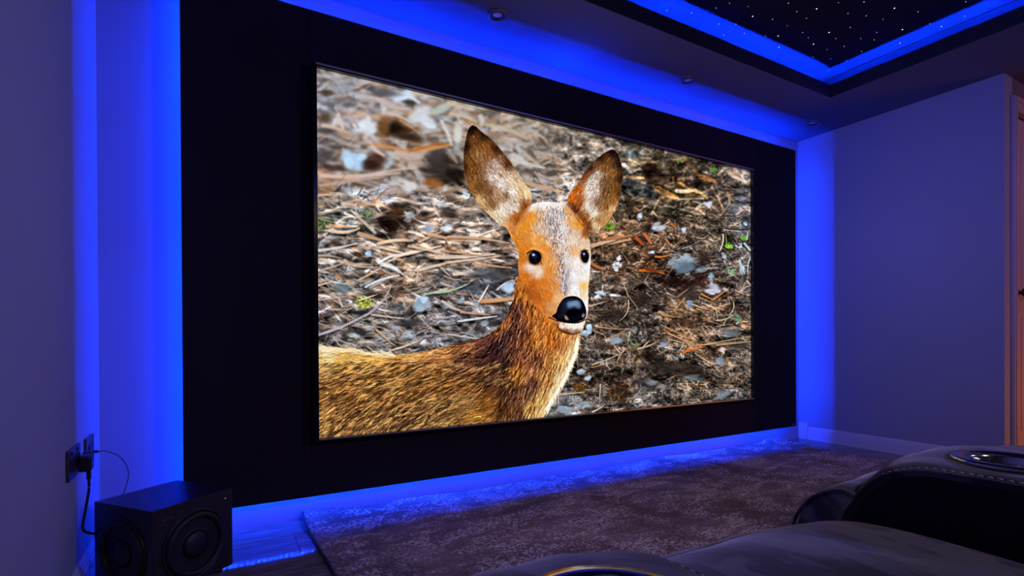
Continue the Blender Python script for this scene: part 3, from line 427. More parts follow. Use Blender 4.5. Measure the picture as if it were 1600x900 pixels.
def thing(name, label, cat, loc=(0, 0, 0), rz=0, group=None):
    o = bpy.data.objects.new(name, None); COL.objects.link(o); o.location = loc; o.rotation_euler = (0, 0, rz)
    o.empty_display_size = .05
    return tag(o, label, cat, group)
def tag(o, label, cat, group=None):
    o['label'] = label; o['category'] = cat
    if group: o['group'] = group
    return o
def struct(o, label=None):
    o['kind'] = 'structure'
    if label: o['label'] = label
    return o
def copy_tree(o, parent=None):
    c = o.copy(); COL.objects.link(c); c.parent = parent
    for ch in o.children: copy_tree(ch, c)
    return c

# ---------------- materials ----------------
def mat(name, col, rough=.6, metal=0, noise=None, bump=None, spec=None, emis=None, sheen=0, coat=0):
    m = bpy.data.materials.new(name); m.use_nodes = True; nt = m.node_tree; B = nt.nodes['Principled BSDF']
    B.inputs['Base Color'].default_value = (*col, 1); B.inputs['Roughness'].default_value = rough; B.inputs['Metallic'].default_value = metal
    if spec is not None: B.inputs['Specular IOR Level'].default_value = spec
    if sheen: B.inputs['Sheen Weight'].default_value = sheen
    if coat: B.inputs['Coat Weight'].default_value = coat
    tc = nt.nodes.new('ShaderNodeTexCoord')
    if noise:
        sc, col2, lo, hi = noise
        n = nt.nodes.new('ShaderNodeTexNoise'); n.inputs['Scale'].default_value = sc; n.inputs['Detail'].default_value = 5
        r = nt.nodes.new('ShaderNodeValToRGB'); r.color_ramp.elements[0].position = lo; r.color_ramp.elements[1].position = hi
        r.color_ramp.elements[0].color = (*col, 1); r.color_ramp.elements[1].color = (*col2, 1)
        nt.links.new(tc.outputs['Object'], n.inputs['Vector']); nt.links.new(n.outputs['Fac'], r.inputs['Fac']); nt.links.new(r.outputs['Color'], B.inputs['Base Color'])
    if bump:
        sc, st, dist = bump
        n = nt.nodes.new('ShaderNodeTexNoise'); n.inputs['Scale'].default_value = sc; n.inputs['Detail'].default_value = 3
        b = nt.nodes.new('ShaderNodeBump'); b.inputs['Strength'].default_value = st; b.inputs['Distance'].default_value = dist
        nt.links.new(tc.outputs['Object'], n.inputs['Vector']); nt.links.new(n.outputs['Fac'], b.inputs['Height']); nt.links.new(b.outputs['Normal'], B.inputs['Normal'])
    if emis:
        B.inputs['Emission Color'].default_value = (*emis[0], 1); B.inputs['Emission Strength'].default_value = emis[1]
    return m

WALL = mat('wall_paint', (.36, .37, .44), .85, noise=(1.5, (.385, .395, .47), .3, .7), bump=(260, .12, .002))
CEIL = mat('ceiling_paint', (.15, .17, .27), .8, noise=(1.2, (.165, .185, .29), .3, .7), bump=(260, .08, .002))
BLACKPAINT = mat('black_paint', (.008, .008, .009), .7, noise=(3, (.012, .012, .013), .3, .7))
SKIRT = mat('skirting_gloss_paint', (.72, .70, .74), .35, noise=(2, (.76, .74, .78), .3, .7))
PANELF = mat('black_acoustic_fabric', (.018, .013, .014), .95, noise=(900, (.040, .028, .028), .35, .7), bump=(1500, .5, .001), spec=.1)
BATTEN = mat('dark_timber', (.05, .04, .035), .8, noise=(6, (.08, .06, .05), .3, .7))
BEZEL = mat('glossy_black_bezel', (.010, .010, .012), .12, noise=(3, (.014, .013, .015), .3, .7))
BEZEL_L = mat('brushed_metal_trim', (.60, .58, .56), .35, .9, noise=(40, (.68, .66, .64), .3, .7))
PLASTIC = mat('black_plastic', (.012, .012, .014), .35, noise=(8, (.018, .018, .02), .3, .7))
SATIN = mat('black_ash_vinyl', (.016, .015, .016), .32, noise=(60, (.030, .028, .030), .4, .7), bump=(180, .15, .001))
RUBBER = mat('black_rubber', (.007, .007, .008), .5, noise=(20, (.015, .015, .016), .3, .7))
CONE = mat('speaker_cone', (.007, .007, .008), .5, noise=(50, (.011, .011, .013), .3, .7))
STEEL = mat('polished_steel', (.55, .54, .53), .14, 1.0, noise=(15, (.62, .61, .60), .3, .7))
PLATE = mat('dark_nickel_plate', (.10, .09, .09), .35, .8, noise=(15, (.14, .13, .12), .3, .7))
WHITEMETAL = mat('shaded_white_metal', (.16, .16, .18), .3, .5, noise=(10, (.20, .20, .22), .3, .7))  # white ring metal, its shadow put into the darker colour
LENS = mat('frosted_lens', (.75, .75, .78), .18, noise=(60, (.85, .85, .88), .3, .7))
THREAD = mat('pale_thread', (.80, .74, .68), .7, noise=(300, (.88, .82, .76), .3, .7))
HALLW = mat('hallway_wall_paint', (.22, .15, .16), .85, noise=(1.5, (.24, .17, .18), .3, .7), bump=(260, .1, .002))
DOORP = mat('door_paint', (.58, .42, .34), .45, noise=(2, (.62, .46, .38), .3, .7))
GREYCABLE = mat('grey_cable', (.10, .10, .12), .4, noise=(30, (.14, .14, .16), .3, .7))
TAGM = mat('grey_tag', (.30, .30, .32), .4, noise=(300, (.05, .05, .05), .45, .55))

def fabric():
    m = bpy.data.materials.new('charcoal_suede'); m.use_nodes = True; nt = m.node_tree; B = nt.nodes['Principled BSDF']; L = nt.links.new
    tc = nt.nodes.new('ShaderNodeTexCoord'); mp = nt.nodes.new('ShaderNodeMapping'); mp.inputs['Scale'].default_value = (1, .45, 1); mp.inputs['Rotation'].default_value = (0, 0, .5)
    L(tc.outputs['Object'], mp.inputs['Vector'])
    n = nt.nodes.new('ShaderNodeTexNoise'); n.inputs['Scale'].default_value = 7; n.inputs['Detail'].default_value = 4; n.inputs['Distortion'].default_value = 2.2; L(mp.outputs[0], n.inputs['Vector'])
    r = nt.nodes.new('ShaderNodeValToRGB'); e = r.color_ramp.elements
    e[0].position = .47; e[0].color = (.062, .056, .061, 1); e[1].position = .525; e[1].color = (.155, .150, .152, 1)
    L(n.outputs['Fac'], r.inputs['Fac'])
    n2 = nt.nodes.new('ShaderNodeTexNoise'); n2.inputs['Scale'].default_value = 500; n2.inputs['Detail'].default_value = 2; L(tc.outputs['Object'], n2.inputs['Vector'])
    mx = nt.nodes.new('ShaderNodeMix'); mx.data_type = 'RGBA'; mx.blend_type = 'MULTIPLY'; mx.inputs[0].default_value = .6
    L(r.outputs['Color'], mx.inputs[6]); L(n2.outputs['Color'], mx.inputs[7])
    g = nt.nodes.new('ShaderNodeHueSaturation'); g.inputs['Saturation'].default_value = .25; g.inputs['Value'].default_value = 1.5; L(mx.outputs[2], g.inputs['Color']); L(g.outputs[0], B.inputs['Base Color'])
    n3 = nt.nodes.new('ShaderNodeTexNoise'); n3.inputs['Scale'].default_value = 14; n3.inputs['Detail'].default_value = 4; L(mp.outputs[0], n3.inputs['Vector'])
    ad = nt.nodes.new('ShaderNodeMath'); ad.operation = 'MULTIPLY_ADD'; ad.inputs[1].default_value = .06; L(n2.outputs['Fac'], ad.inputs[0]); L(n3.outputs['Fac'], ad.inputs[2])
    b = nt.nodes.new('ShaderNodeBump'); b.inputs['Strength'].default_value = .35; b.inputs['Distance'].default_value = .012; L(ad.outputs[0], b.inputs['Height']); L(b.outputs[0], B.inputs['Normal'])
    B.inputs['Roughness'].default_value = .9; B.inputs['Sheen Weight'].default_value = .5; B.inputs['Sheen Roughness'].default_value = .4; B.inputs['Specular IOR Level'].default_value = .15
    return m
SUEDE = fabric()
SIDEF = mat('shaded_suede', (.022, .021, .024), .95, noise=(30, (.030, .029, .033), .3, .7), bump=(400, .3, .001), spec=.1)  # the console suede, with the shade on its sides put into the colour

def rug_mat():
    m = bpy.data.materials.new('worn_pile_rug'); m.use_nodes = True; nt = m.node_tree; B = nt.nodes['Principled BSDF']; L = nt.links.new
    tc = nt.nodes.new('ShaderNodeTexCoord')
    def noi(scale, det, dist=0, sc=(1, 1, 1)):
        mp = nt.nodes.new('ShaderNodeMapping'); mp.inputs['Scale'].default_value = sc; L(tc.outputs['Object'], mp.inputs['Vector'])
        n = nt.nodes.new('ShaderNodeTexNoise'); n.inputs['Scale'].default_value = scale; n.inputs['Detail'].default_value = det; n.inputs['Distortion'].default_value = dist; L(mp.outputs[0], n.inputs['Vector']); return n.outputs['Fac']
    def ramp(src, stops):
        r = nt.nodes.new('ShaderNodeValToRGB'); L(src, r.inputs['Fac']); e = r.color_ramp.elements
        while len(e) < len(stops): e.new(.5)
        for k, (p, c) in enumerate(stops): e[k].position = p; e[k].color = (*c, 1)
        return r.outputs['Color']
    big = ramp(noi(2.6, 3, .8), [(.36, (0, 0, 0)), (.66, (1, 1, 1))])
    fine = ramp(noi(120, 8, .7, (.6, 1.0, 1)), [(.44, (0, 0, 0)), (.64, (1, 1, 1))])
    mid = ramp(noi(7, 9, .9, (.7, 1.3, 1)), [(.42, (0, 0, 0)), (.62, (1, 1, 1))])
    a = nt.nodes.new('ShaderNodeMath'); a.operation = 'MULTIPLY_ADD'; a.inputs[1].default_value = .30; L(big, a.inputs[0]); 
    c = nt.nodes.new('ShaderNodeMath'); c.operation = 'MULTIPLY'; L(fine, c.inputs[0]); 
    d = nt.nodes.new('ShaderNodeMath'); d.operation = 'MULTIPLY_ADD'; d.inputs[1].default_value = .85; d.inputs[2].default_value = .22; L(mid, d.inputs[0]); L(d.outputs[0], c.inputs[1]); L(c.outputs[0], a.inputs[2])
    colr = ramp(a.outputs[0], [(.05, (.13, .082, .068)), (.32, (.30, .225, .185)), (.60, (.66, .57, .48)), (.85, (.95, .90, .84))])
    L(colr, B.inputs['Base Color'])
    b = nt.nodes.new('ShaderNodeBump'); b.inputs['Strength'].default_value = .8; b.inputs['Distance'].default_value = .006; L(noi(240, 3), b.inputs['Height']); L(b.outputs[0], B.inputs['Normal'])
    B.inputs['Roughness'].default_value = .95; B.inputs['Specular IOR Level'].default_value = .1; B.inputs['Sheen Weight'].default_value = .2
    return m
RUG = rug_mat()

def wood_mat():
    m = bpy.data.materials.new('grey_oak_laminate'); m.use_nodes = True; nt = m.node_tree; B = nt.nodes['Principled BSDF']; L = nt.links.new
    tc = nt.nodes.new('ShaderNodeTexCoord'); oi = nt.nodes.new('ShaderNodeObjectInfo')
    mp = nt.nodes.new('ShaderNodeMapping'); mp.inputs['Scale'].default_value = (1.2, 14, 1); L(tc.outputs['Object'], mp.inputs['Vector']); L(oi.outputs['Location'], mp.inputs['Location'])
    n = nt.nodes.new('ShaderNodeTexNoise'); n.inputs['Scale'].default_value = 3; n.inputs['Detail'].default_value = 8; n.inputs['Distortion'].default_value = 1.5; L(mp.outputs[0], n.inputs['Vector'])
    r = nt.nodes.new('ShaderNodeValToRGB'); e = r.color_ramp.elements; e[0].position = .32; e[0].color = (.13, .105, .09, 1); e[1].position = .68; e[1].color = (.34, .29, .25, 1)
    L(n.outputs['Fac'], r.inputs['Fac']); L(r.outputs['Color'], B.inputs['Base Color'])
    b = nt.nodes.new('ShaderNodeBump'); b.inputs['Strength'].default_value = .04; b.inputs['Distance'].default_value = .001; L(n.outputs['Fac'], b.inputs['Height']); L(b.outputs[0], B.inputs['Normal'])
    B.inputs['Roughness'].default_value = .10
    return m
WOOD = wood_mat()

def led_mat(name, power, pitch=1 / 46, duty=.40):
    # rows of small light-emitting diodes along the tape; U runs along the tape in metres
    m = bpy.data.materials.new(name); m.use_nodes = True; nt = m.node_tree; L = nt.links.new
    for n in list(nt.nodes): nt.nodes.remove(n)
    out = nt.nodes.new('ShaderNodeOutputMaterial'); em = nt.nodes.new('ShaderNodeEmission'); L(em.outputs[0], out.inputs[0])
    uv = nt.nodes.new('ShaderNodeUVMap'); sp = nt.nodes.new('ShaderNodeSeparateXYZ'); L(uv.outputs[0], sp.inputs[0])
    dv = nt.nodes.new('ShaderNodeMath'); dv.operation = 'DIVIDE'; dv.inputs[1].default_value = pitch; L(sp.outputs[0], dv.inputs[0])
    fr = nt.nodes.new('ShaderNodeMath'); fr.operation = 'FRACT'; L(dv.outputs[0], fr.inputs[0])
    lt = nt.nodes.new('ShaderNodeMath'); lt.operation = 'LESS_THAN'; lt.inputs[1].default_value = duty; L(fr.outputs[0], lt.inputs[0])
    ml = nt.nodes.new('ShaderNodeMath'); ml.operation = 'MULTIPLY_ADD'; ml.inputs[1].default_value = power / duty; ml.inputs[2].default_value = power * .05; L(lt.outputs[0], ml.inputs[0])
    em.inputs[0].default_value = (*LED_BLUE, 1); L(ml.outputs[0], em.inputs[1])
    return m
LEDM = led_mat('blue_light_diodes', LED_POWER); COVEM = led_mat('blue_cove_diodes', COVE_POWER)

def ribbon(name, pts, width_dir, width, m, parent=None):
    # flat tape through pts, its width along width_dir; the light side faces (tangent x width_dir)
    W = Vector(width_dir).normalized() * width / 2
    vs, fs, uvs = [], [], []; u = 0; prev = None
    for p in pts:
        p = Vector(p)
        if prev is not None: u += (p - prev).length
        prev = p; vs += [p - W, p + W]; uvs += [(u, 0), (u, 1)]
    for i in range(len(pts) - 1): fs.append((2 * i, 2 * i + 2, 2 * i + 3, 2 * i + 1))
    me = bpy.data.meshes.new(name); me.from_pydata(vs, [], fs); me.materials.append(m)
    l = me.uv_layers.new(name='UVMap')
    for poly in me.polygons:
        for li in poly.loop_indices: l.data[li].uv = uvs[me.loops[li].vertex_index]
    o = bpy.data.objects.new(name, me); COL.objects.link(o)
    if parent is not None: o.parent = parent
    return o

# ---------------- room shell ----------------
T = .12
fl = struct(MB().box(XL - T, YB - T, -.06, XA + T, YF + T, -.012).build('floor', BATTEN))
pl = {}
y = YF; row = 0
while y > YB:
    y0 = max(y - .1935, YB); x = XL - [0, .62, .31, .93][row % 4]
    xmax = XA if y0 < YA else XR
    while x < xmax:
        x0, x1 = max(x, XL), min(x + 1.285, xmax)
        if x1 - x0 > .03:
            key = (round(x1 - x0, 4), round(y - y0, 4))
            if key not in pl:
                o = MB().box(0, 0, -.012, key[0] - .0015, key[1] - .0015, 0, bev=.0012).build('plank', WOOD, fl); pl[key] = o.data
            else:
                o = bpy.data.objects.new('plank', pl[key]); COL.objects.link(o); o.parent = fl
            o.location = (x0, y0, 0)
        x += 1.285
    y -= .1935; row += 1

struct(MB().box(XL - T, YB - T, -.01, XL, YF + T, 2.8).build('wall_left', WALL))
struct(MB().box(XL, YF, -.01, XR + T, YF + T, 2.8).build('wall_front', WALL))
struct(MB().box(XR, YA, -.01, XR + T, YF, 2.8).build('wall_right', WALL))
DX0, DX1, DZ = 4.27, 5.06, 2.16
struct(MB().box(XR + T, YA, -.01, DX0, YA + T, 2.8).box(DX1, YA, -.01, XA, YA + T, 2.8).box(DX0, YA, DZ, DX1, YA + T, 2.8).build('wall_hallway', HALLW))
struct(MB().box(XA, YB, -.01, XA + T, YA + T, 2.8).build('wall_hallway_side', WALL))
struct(MB().box(XL - T, YB - T, -.01, XA + T, YB, 2.8).build('wall_back', WALL))

# ceiling: a lowered border round a recessed panel
TX0, TX1, TY0, TY1 = .214, 3.5413, -1.4, 1.9554
CV, ZS, RISE = .22, 2.56, 2.459
m_ = MB()
m_.box(XL, TY1, H, XR, YF, H + .02); m_.box(XL, YB, H, XA, TY0, H + .02); m_.box(XL, TY0, H, TX0, TY1, H + .02)
m_.box(TX1, TY0, H, XA, TY1, H + .02)
struct(m_.build('ceiling', CEIL))
m_ = MB()   # the inner upstand of the border, painted black
g_ = .001
m_.box(TX0 - .012, TY1 - g_, H + .0005, TX1 + .012, TY1 + .012, RISE); m_.box(TX0 - .012, TY0 - .012, H + .0005, TX1 + .012, TY0 + g_, RISE)
m_.box(TX1 - g_, TY0 + g_, H + .0005, TX1 + .012, TY1 - g_, RISE); m_.box(TX0 - .012, TY0 + g_, H + .0005, TX0 + g_, TY1 - g_, RISE)
struct(m_.build('trim_1', BLACKPAINT), 'black upstand round the recessed starry ceiling')
m_ = MB()   # outer side of the cove
a, b, c, d = TX0 - CV, TX1 + CV, TY0 - CV, TY1 + CV
m_.box(a - .02, d, H + .02, b + .02, d + .02, ZS); m_.box(a - .02, c - .02, H + .02, b + .02, c, ZS); m_.box(b, c, H + .02, b + .02, d, ZS); m_.box(a - .02, c, H + .02, a, d, ZS)
struct(m_.build('trim_2', CEIL), 'outer side of the lit ceiling cove')
m_ = MB(); m_.box(b - .105, c, ZS - .007, b - .096, d, ZS - .0005)
struct(m_.build('trim_3', BLACKPAINT), 'thin bead on the starry ceiling above the right edge of the cove')

star = thing('star_ceiling', 'black recessed ceiling panel with tiny fibre optic stars', 'ceiling panel', (1.88, .28, ZS))
STARF = mat('black_felt', (.026, .026, .034), .95, noise=(400, (.042, .042, .052), .35, .65), spec=.05)
MB().box(a - .02 - 1.88, c - .02 - .28, 0, b + .02 - 1.88, d + .02 - .28, .03).build('felt_panel', STARF, star)
STARS = []
for x, y, s in [(1169, 10, 1), (1176, 25.5, 1.2), (1207, 30, 1), (1276, 13.8, 1.2), (1260, 28.5, 1), (1325, 20.8, .9), (1353.5, 24.6, .9), (1328.5, 42.8, .9), (1295.5, 50.6, 1.1), (1254, 50.7, .8), (1263, 59, .9), (1271, 68.9, 1.5), (1319, 72.5, .9), (1292, 77.6, .8), (1270, 88.9, .9), (1298, 91.7, .9), (1322.7, 94.4, .9), (1294.5, 110.3, .9), (1216, 56, 1.1), (1217, 73.8, 1.1), (1163, 52, .8), (1196, 56.5, .6),
                (1397.6, 12.7, 1.5), (1434.5, 18.3, .8), (1410, 46.2, 1.2), (1370, 50.5, .9), (1366, 62.2, .9), (1346.5, 80.3, .8), (1453, 37.2, .9), (1406, 67.2, 1.1), (1471, 41.5, 1.2), (1507, 25, 1), (1509, 2.8, .8), (1119, 12.5, 1), (1042, 16.5, 1), (1080.5, 20, .8), (1123, 37.6, 1), (1131, 55, .9), (1140, 5, .8), (1232, 5, .9), (1310, 4, .8), (1350, 3, .8), (1150, 38, .6), (1245, 18, .6), (1230, 40, .6), (1345, 60, .6), (1380, 30, .6), (1306, 60, .6)]:
    R = _f2 + _r3 * (x - 800) / FPX - _u3 * (y - CY) / FPX
    P = EYE + R * ((ZS - .0005 - EYE.z) / R.z); STARS.append((P.x, P.y, s))
rs = random.Random(11)
for _ in range(150):
    sx, sy = rs.uniform(TX0 + .1, TX1 - .1), rs.uniform(TY0 + .1, .95 if rs.random() < .5 else 1.3)
    if sx > 1.9 + (sy - .9) * .2 and sy > .85: continue
    STARS.append((sx, sy, rs.uniform(.6, 1.3)))
sm = [mat('fibre_star_' + n, (.1, .1, .1), emis=((1, .97, .9), e_)) for n, e_ in (('bright', 3.0), ('dim', 1.6))]
smesh = []
for k in range(2):
    bm = MB(); bm.bm.verts.ensure_lookup_table(); bmesh.ops.create_circle(bm.bm, cap_ends=True, radius=.0034 if k == 0 else .0026, segments=6)
    me = bpy.data.meshes.new('star_light'); bm.bm.to_mesh(me); bm.bm.free(); me.materials.append(sm[k]); smesh.append(me)
for sx, sy, s in STARS:
    o = bpy.data.objects.new('star_light', smesh[0 if s > 1.05 else 1]); COL.objects.link(o); o.parent = star
    o.location = (sx - 1.88, sy - .28, -.0008); o.rotation_euler = (math.pi, 0, 0)

cove = thing('cove_light_strip', 'blue light tape hidden in the cove round the starry ceiling', 'light strip', (TX1 + .02, TY1 + .02, RISE - .05))
def cribbon(pts, wd): 
    r = ribbon('light_tape', [Vector(p) - cove.location for p in pts], wd, .010, COVEM, cove); return r
zc = 2.400; e = .031
cribbon([(TX1 + e, TY0 - e, zc), (TX1 + e, TY1 + e, zc)], (-1, 0, 0)); cribbon([(TX1, TY1 + e, zc), (TX0, TY1 + e, zc)], (0, -1, 0))
cribbon([(TX0 - e, TY1 + e, zc), (TX0 - e, TY0 - e, zc)], (1, 0, 0)); cribbon([(TX0, TY0 - e, zc), (TX1, TY0 - e, zc)], (0, 1, 0))

# skirting boards with a stepped profile
def skirt_prof(s, h=.101):
    return [(0, 0), (-.016 * s, 0), (-.016 * s, h * .66), (-.0125 * s, h * .69), (-.0125 * s, h * .78), (-.009 * s, h * .82), (-.009 * s, h * .9), (-.005 * s, h * .97), (-.004 * s, h), (0, h)]
struct(MB().prism([(YF + p, z) for p, z in skirt_prof(1)][:2] + [(YF - .016, .098), (YF - .012, .101), (YF, .101)], 'x', XL, XR - .001).build('baseboard_front', WALL))
struct(MB().prism([(XR + p, z) for p, z in skirt_prof(1)], 'y', YA, 2.4445).build('baseboard_right', SKIRT))
struct(MB().prism([(XL + -p, z) for p, z in skirt_prof(1)], 'y', YB, YF - .016).build('baseboard_left', SKIRT))
struct(MB().prism([(YA + p, z) for p, z in skirt_prof(1)], 'x', XR - .016, 4.205).build('baseboard_hallway', SKIRT))
struct(MB().box(XR - .026, 2.4445, 0, XR, YF - .0165, .132, bev=.002).build('trim_4', SKIRT), 'square plinth block in the corner by the black panel')

# door in the hallway recess
dr = struct(thing('door_1', 'painted hallway door', 'door', (DX0, YA, 0))); del dr['category']
def D(m_, n, mt=DOORP): return m_.build(n, mt, dr, loc=(-DX0, -YA, 0))
f = MB(); f.box(4.21, YA - .021, 0, 4.262, YA, 2.26, bev=.003); f.box(4.262, YA - .021, 2.17, DX1 + .008, YA, 2.26); f.box(DX1 + .008, YA - .021, 0, DX1 + .06, YA, 2.26, bev=.003)
f.box(4.222, YA - .027, .0, 4.240, YA - .0205, 2.245, bev=.002); f.box(4.240, YA - .027, 2.225, DX1 + .05, YA - .0205, 2.245)
D(f, 'architrave')
f = MB(); f.box(DX0 + .004, YA + .006, .008, DX1 - .004, YA + .046, DZ - .006, bev=.002); D(f, 'leaf')
for z0, z1 in ((.22, .92), (1.12, 2.02)):
    for x0, x1 in ((DX0 + .12, DX0 + .355), (DX1 - .355, DX1 - .12)):
        f = MB(); f.box(x0, YA + .0, z0, x1, YA + .008, z1, bev=.004); D(f, 'raised_panel')
f = MB(); mt = Matrix.Translation((4.315, YA + .006, 1.075)) @ Matrix.Rotation(math.pi / 2, 4, 'X')
f.lathe([(0, .052), (.018, .052), (.026, .044), (.026, .034), (.012, .026), (.012, .010), (.027, .008), (.027, 0)], mtx=mt, n=24)
D(f, 'door_knob', PLASTIC)

# ---------------- black panel with the light tape behind it ----------------
bp = thing('screen_wall_panel', 'large black fabric panel floating off the front wall behind the television', 'wall panel', (1.92, YF, PB))
o0 = bp.location
def bpart(m_, n, mt, smooth=False): return m_.build(n, mt, bp, smooth, loc=-o0)
for x0, x1 in ((PL, .3875), (.389, 3.479), (3.4805, PR)):
    bpart(MB().box(x0, DP, PB, x1, DP + .02, PT, bev=.0008), 'fabric_panel', PANELF)
Z0, Z1, X0, X1 = PB + .021, PT - .024, PL + .030, PR - .034
for bx in ((X0 + .01, Z0, X1 - .01, Z0 + .03), (X0 + .01, Z1 - .03, X1 - .01, Z1), (X0, Z0, X0 + .03, Z1), (X1 - .03, Z0, X1, Z1)):
    bpart(MB().box(bx[0], DP + .0205, bx[1], bx[2], YF, bx[3]), 'batten', BATTEN)
bpart(MB().box(PR - .055, DP - .0012, PB + .012, PR - .018, DP, PB + .022), 'maker_tag', TAGM)
led = thing('backlight_strip', 'blue light tape running round the back edge of the black panel', 'light strip', (PL, DP + .07, Z0))
lo = led.location
yl = 2.482
def lr(pts): return ribbon('light_tape', [Vector(p) - lo for p in pts], (0, 1, 0), .005, LEDM, led)
# bottom run: its left end has come loose and hangs a little lower
bot = [(X0 + .015, yl, PB + .012)] + [(X0 + .1 + .1 * k, yl, PB + .012 + (Z0 - .003 - PB - .012) * max(0, min(1, (k - 3) / 4)) ) for k in range(0, 9)] + [(X1 - .01, yl, Z0 - .003)]
lr(bot[::-1])
top = [(X0 + .01, yl, Z1 + .003), (X1 - .01, yl, Z1 + .003)]
# unseen extra piece of tape, added and tilted to light the ceiling further out
ribbon('extra_light_tape', [Vector(p) - lo for p in ((1.70, 2.478, PT - .004), (1.73, 2.476, PT + .010), (1.79, 2.476, PT + .013), (1.84, 2.478, PT - .004))], (0, .62, .78), .006, LEDM, led)
lr(top)
lr([(X0 - .003, yl, Z0), (X0 - .003, yl, Z1)]); lr([(X1 + .003, yl, Z1), (X1 + .003, yl, Z0)])

# ---------------- television ----------------
FX0, FX1, FZ0, FZ1 = .3945, 3.352, .3665, 1.9975
SX0, SX1, SZ0, SZ1, SY = .412, 3.342, .381, 1.983, 2.402
tv = thing('television', 'huge flat television showing a young deer on a forest floor', 'television', ((FX0 + FX1) / 2, DP, FZ0))
to = tv.location
def tpart(m_, n, mt, smooth=False): return m_.build(n, mt, tv, smooth, loc=-to)
tpart(MB().box(FX0 + .004, SY + .003, FZ0 + .004, FX1 - .004, DP - .0005, FZ1 - .004), 'housing', PLASTIC)
f = MB(); FY = 2.380
f.box(FX0, FY, FZ0, SX0, SY + .004, FZ1, bev=.0012); f.box(SX1, FY, FZ0, FX1, SY + .004, FZ1, bev=.0012)
f.box(SX0 - .001, FY, FZ0, SX1 + .001, SY + .004, SZ0, bev=.0012); f.box(SX0 - .001, FY, SZ1, SX1 + .001, SY + .004, FZ1 - .008, bev=.0012)
tpart(f, 'bezel', BEZEL)
tpart(MB().box(FX0 + .012, FY - .001, FZ1 - .0078, FX1, SY + .004, FZ1 + .0015, bev=.001), 'top_trim', BEZEL_L)
tpart(MB().box(SX0, FY - .0012, SZ0 - .0065, SX1, FY, SZ0 - .001, bev=.0004), 'bottom_trim', BEZEL_L)

def screen_image():
    C = paint_picture()
    W, Hh = 2304, 1260
    X = SX0 + (np.arange(W) + .5) / W * (SX1 - SX0); Z = SZ0 + (np.arange(Hh) + .5) / Hh * (SZ1 - SZ0)
    X, Z = np.meshgrid(X, Z)
    v = [X - EYE.x, np.full_like(X, SY - EYE.y), Z - EYE.z]
    dot = lambda a_: v[0] * a_.x + v[1] * a_.y + v[2] * a_.z
    dpt = dot(_f2); px = 800 + FPX * dot(_r3) / dpt; py = CY - FPX * dot(_u3) / dpt
    sx = np.clip((px - PX0) * PK, 0, PW - 1.01); sy = np.clip((py - PY0) * PK, 0, PH - 1.01)
    ix, iy = sx.astype(int), sy.astype(int); fx, fy = (sx - ix)[..., None], (sy - iy)[..., None]
    ix1 = np.minimum(ix + 1, PW - 1); iy1 = np.minimum(iy + 1, PH - 1)
    I = (C[iy, ix] * (1 - fx) + C[iy, ix1] * fx) * (1 - fy) + (C[iy1, ix] * (1 - fx) + C[iy1, ix1] * fx) * fy
    img = bpy.data.images.new('deer_picture', W, Hh); buf = np.ones((Hh, W, 4), np.float32); buf[..., :3] = I
    img.pixels.foreach_set(buf.ravel()); img.update(); img.pack()
    return img
m = bpy.data.materials.new('television_picture'); m.use_nodes = True; nt = m.node_tree
for n in list(nt.nodes): nt.nodes.remove(n)
out = nt.nodes.new('ShaderNodeOutputMaterial'); em = nt.nodes.new('ShaderNodeEmission'); ti = nt.nodes.new('ShaderNodeTexImage'); ti.image = screen_image()
nt.links.new(ti.outputs[0], em.inputs[0]); em.inputs[1].default_value = SCREEN_POWER; nt.links.new(em.outputs[0], out.inputs[0])
me = bpy.data.meshes.new('display'); me.from_pydata([Vector(p) - to for p in ((SX0, SY, SZ0), (SX1, SY, SZ0), (SX1, SY, SZ1), (SX0, SY, SZ1))], [], [(0, 1, 2, 3)])
l = me.uv_layers.new(name='UVMap')
for i, uvc in enumerate(((0, 0), (1, 0), (1, 1), (0, 1))): l.data[i].uv = uvc
me.materials.append(m); o = bpy.data.objects.new('display', me); COL.objects.link(o); o.parent = tv

# ---------------- ceiling downlights ----------------
dl = None
for k, (x, lab) in enumerate(((1.223, 'round recessed ceiling spotlight above the left half of the television'), (2.538, 'round recessed ceiling spotlight above the right half of the television'), (3.843, 'round recessed ceiling spotlight close to the right wall'))):
    if dl is None:
        dl = thing('ceiling_spotlight', lab, 'spotlight', (x, 2.249, H), group='recessed ceiling spotlights')
        MB().lathe([(.0535, 0), (.0535, -.004), (.050, -.0075), (.040, -.0085), (.036, -.006), (.033, 0), (.031, .004)], n=40).build('trim_ring', WHITEMETAL, dl, True)
        tr_ = MB().lathe([(.0305, -.0035), (.0305, .0015), (.027, .0015), (.0255, -.0055), (.0265, -.0065), (.0305, -.0035)], n=32).build('tilting_ring', WHITEMETAL, dl, True)
        MB().lathe([(.0002, -.0015), (.010, -.002), (.018, -.0012), (.0245, .001)], n=32).build('lens', LENS, tr_, True)
    else:
        o = copy_tree(dl); o.location = (x, 2.249, H); o['label'] = lab

# ---------------- rug ----------------
RX0, RX1, RY0, RY1 = .366, 3.812, .95, 2.508
nx, ny = 420, 200
xs = np.linspace(RX0, RX1, nx); ys = np.linspace(RY0, RY1, ny)
X, Y = np.meshgrid(xs, ys); s = np.clip((Y - 2.22) / .29, 0, 1) ** 2
wv = .5 + .5 * np.sin(X * 5.1 + 1.1) * np.cos(X * 2.3 + .5)
Z = .010 + s * (.004 + .016 * wv) + .024 * np.exp(-((X - .40) / .14) ** 2) * s + .030 * np.exp(-((X - 3.70) / .10) ** 2) * s
Z += .0016 * np.sin(X * 9 + Y * 6) * np.sin(Y * 13 + X * 3) + .0007 * np.random.default_rng(5).standard_normal(Z.shape)
Y = Y - s * .012 * np.sin(X * 7.3) ** 2 - .16 * np.clip((X - 3.70) / .11, 0, 1) ** 1.5 * np.clip((Y - 2.2) / .3, 0, 1)
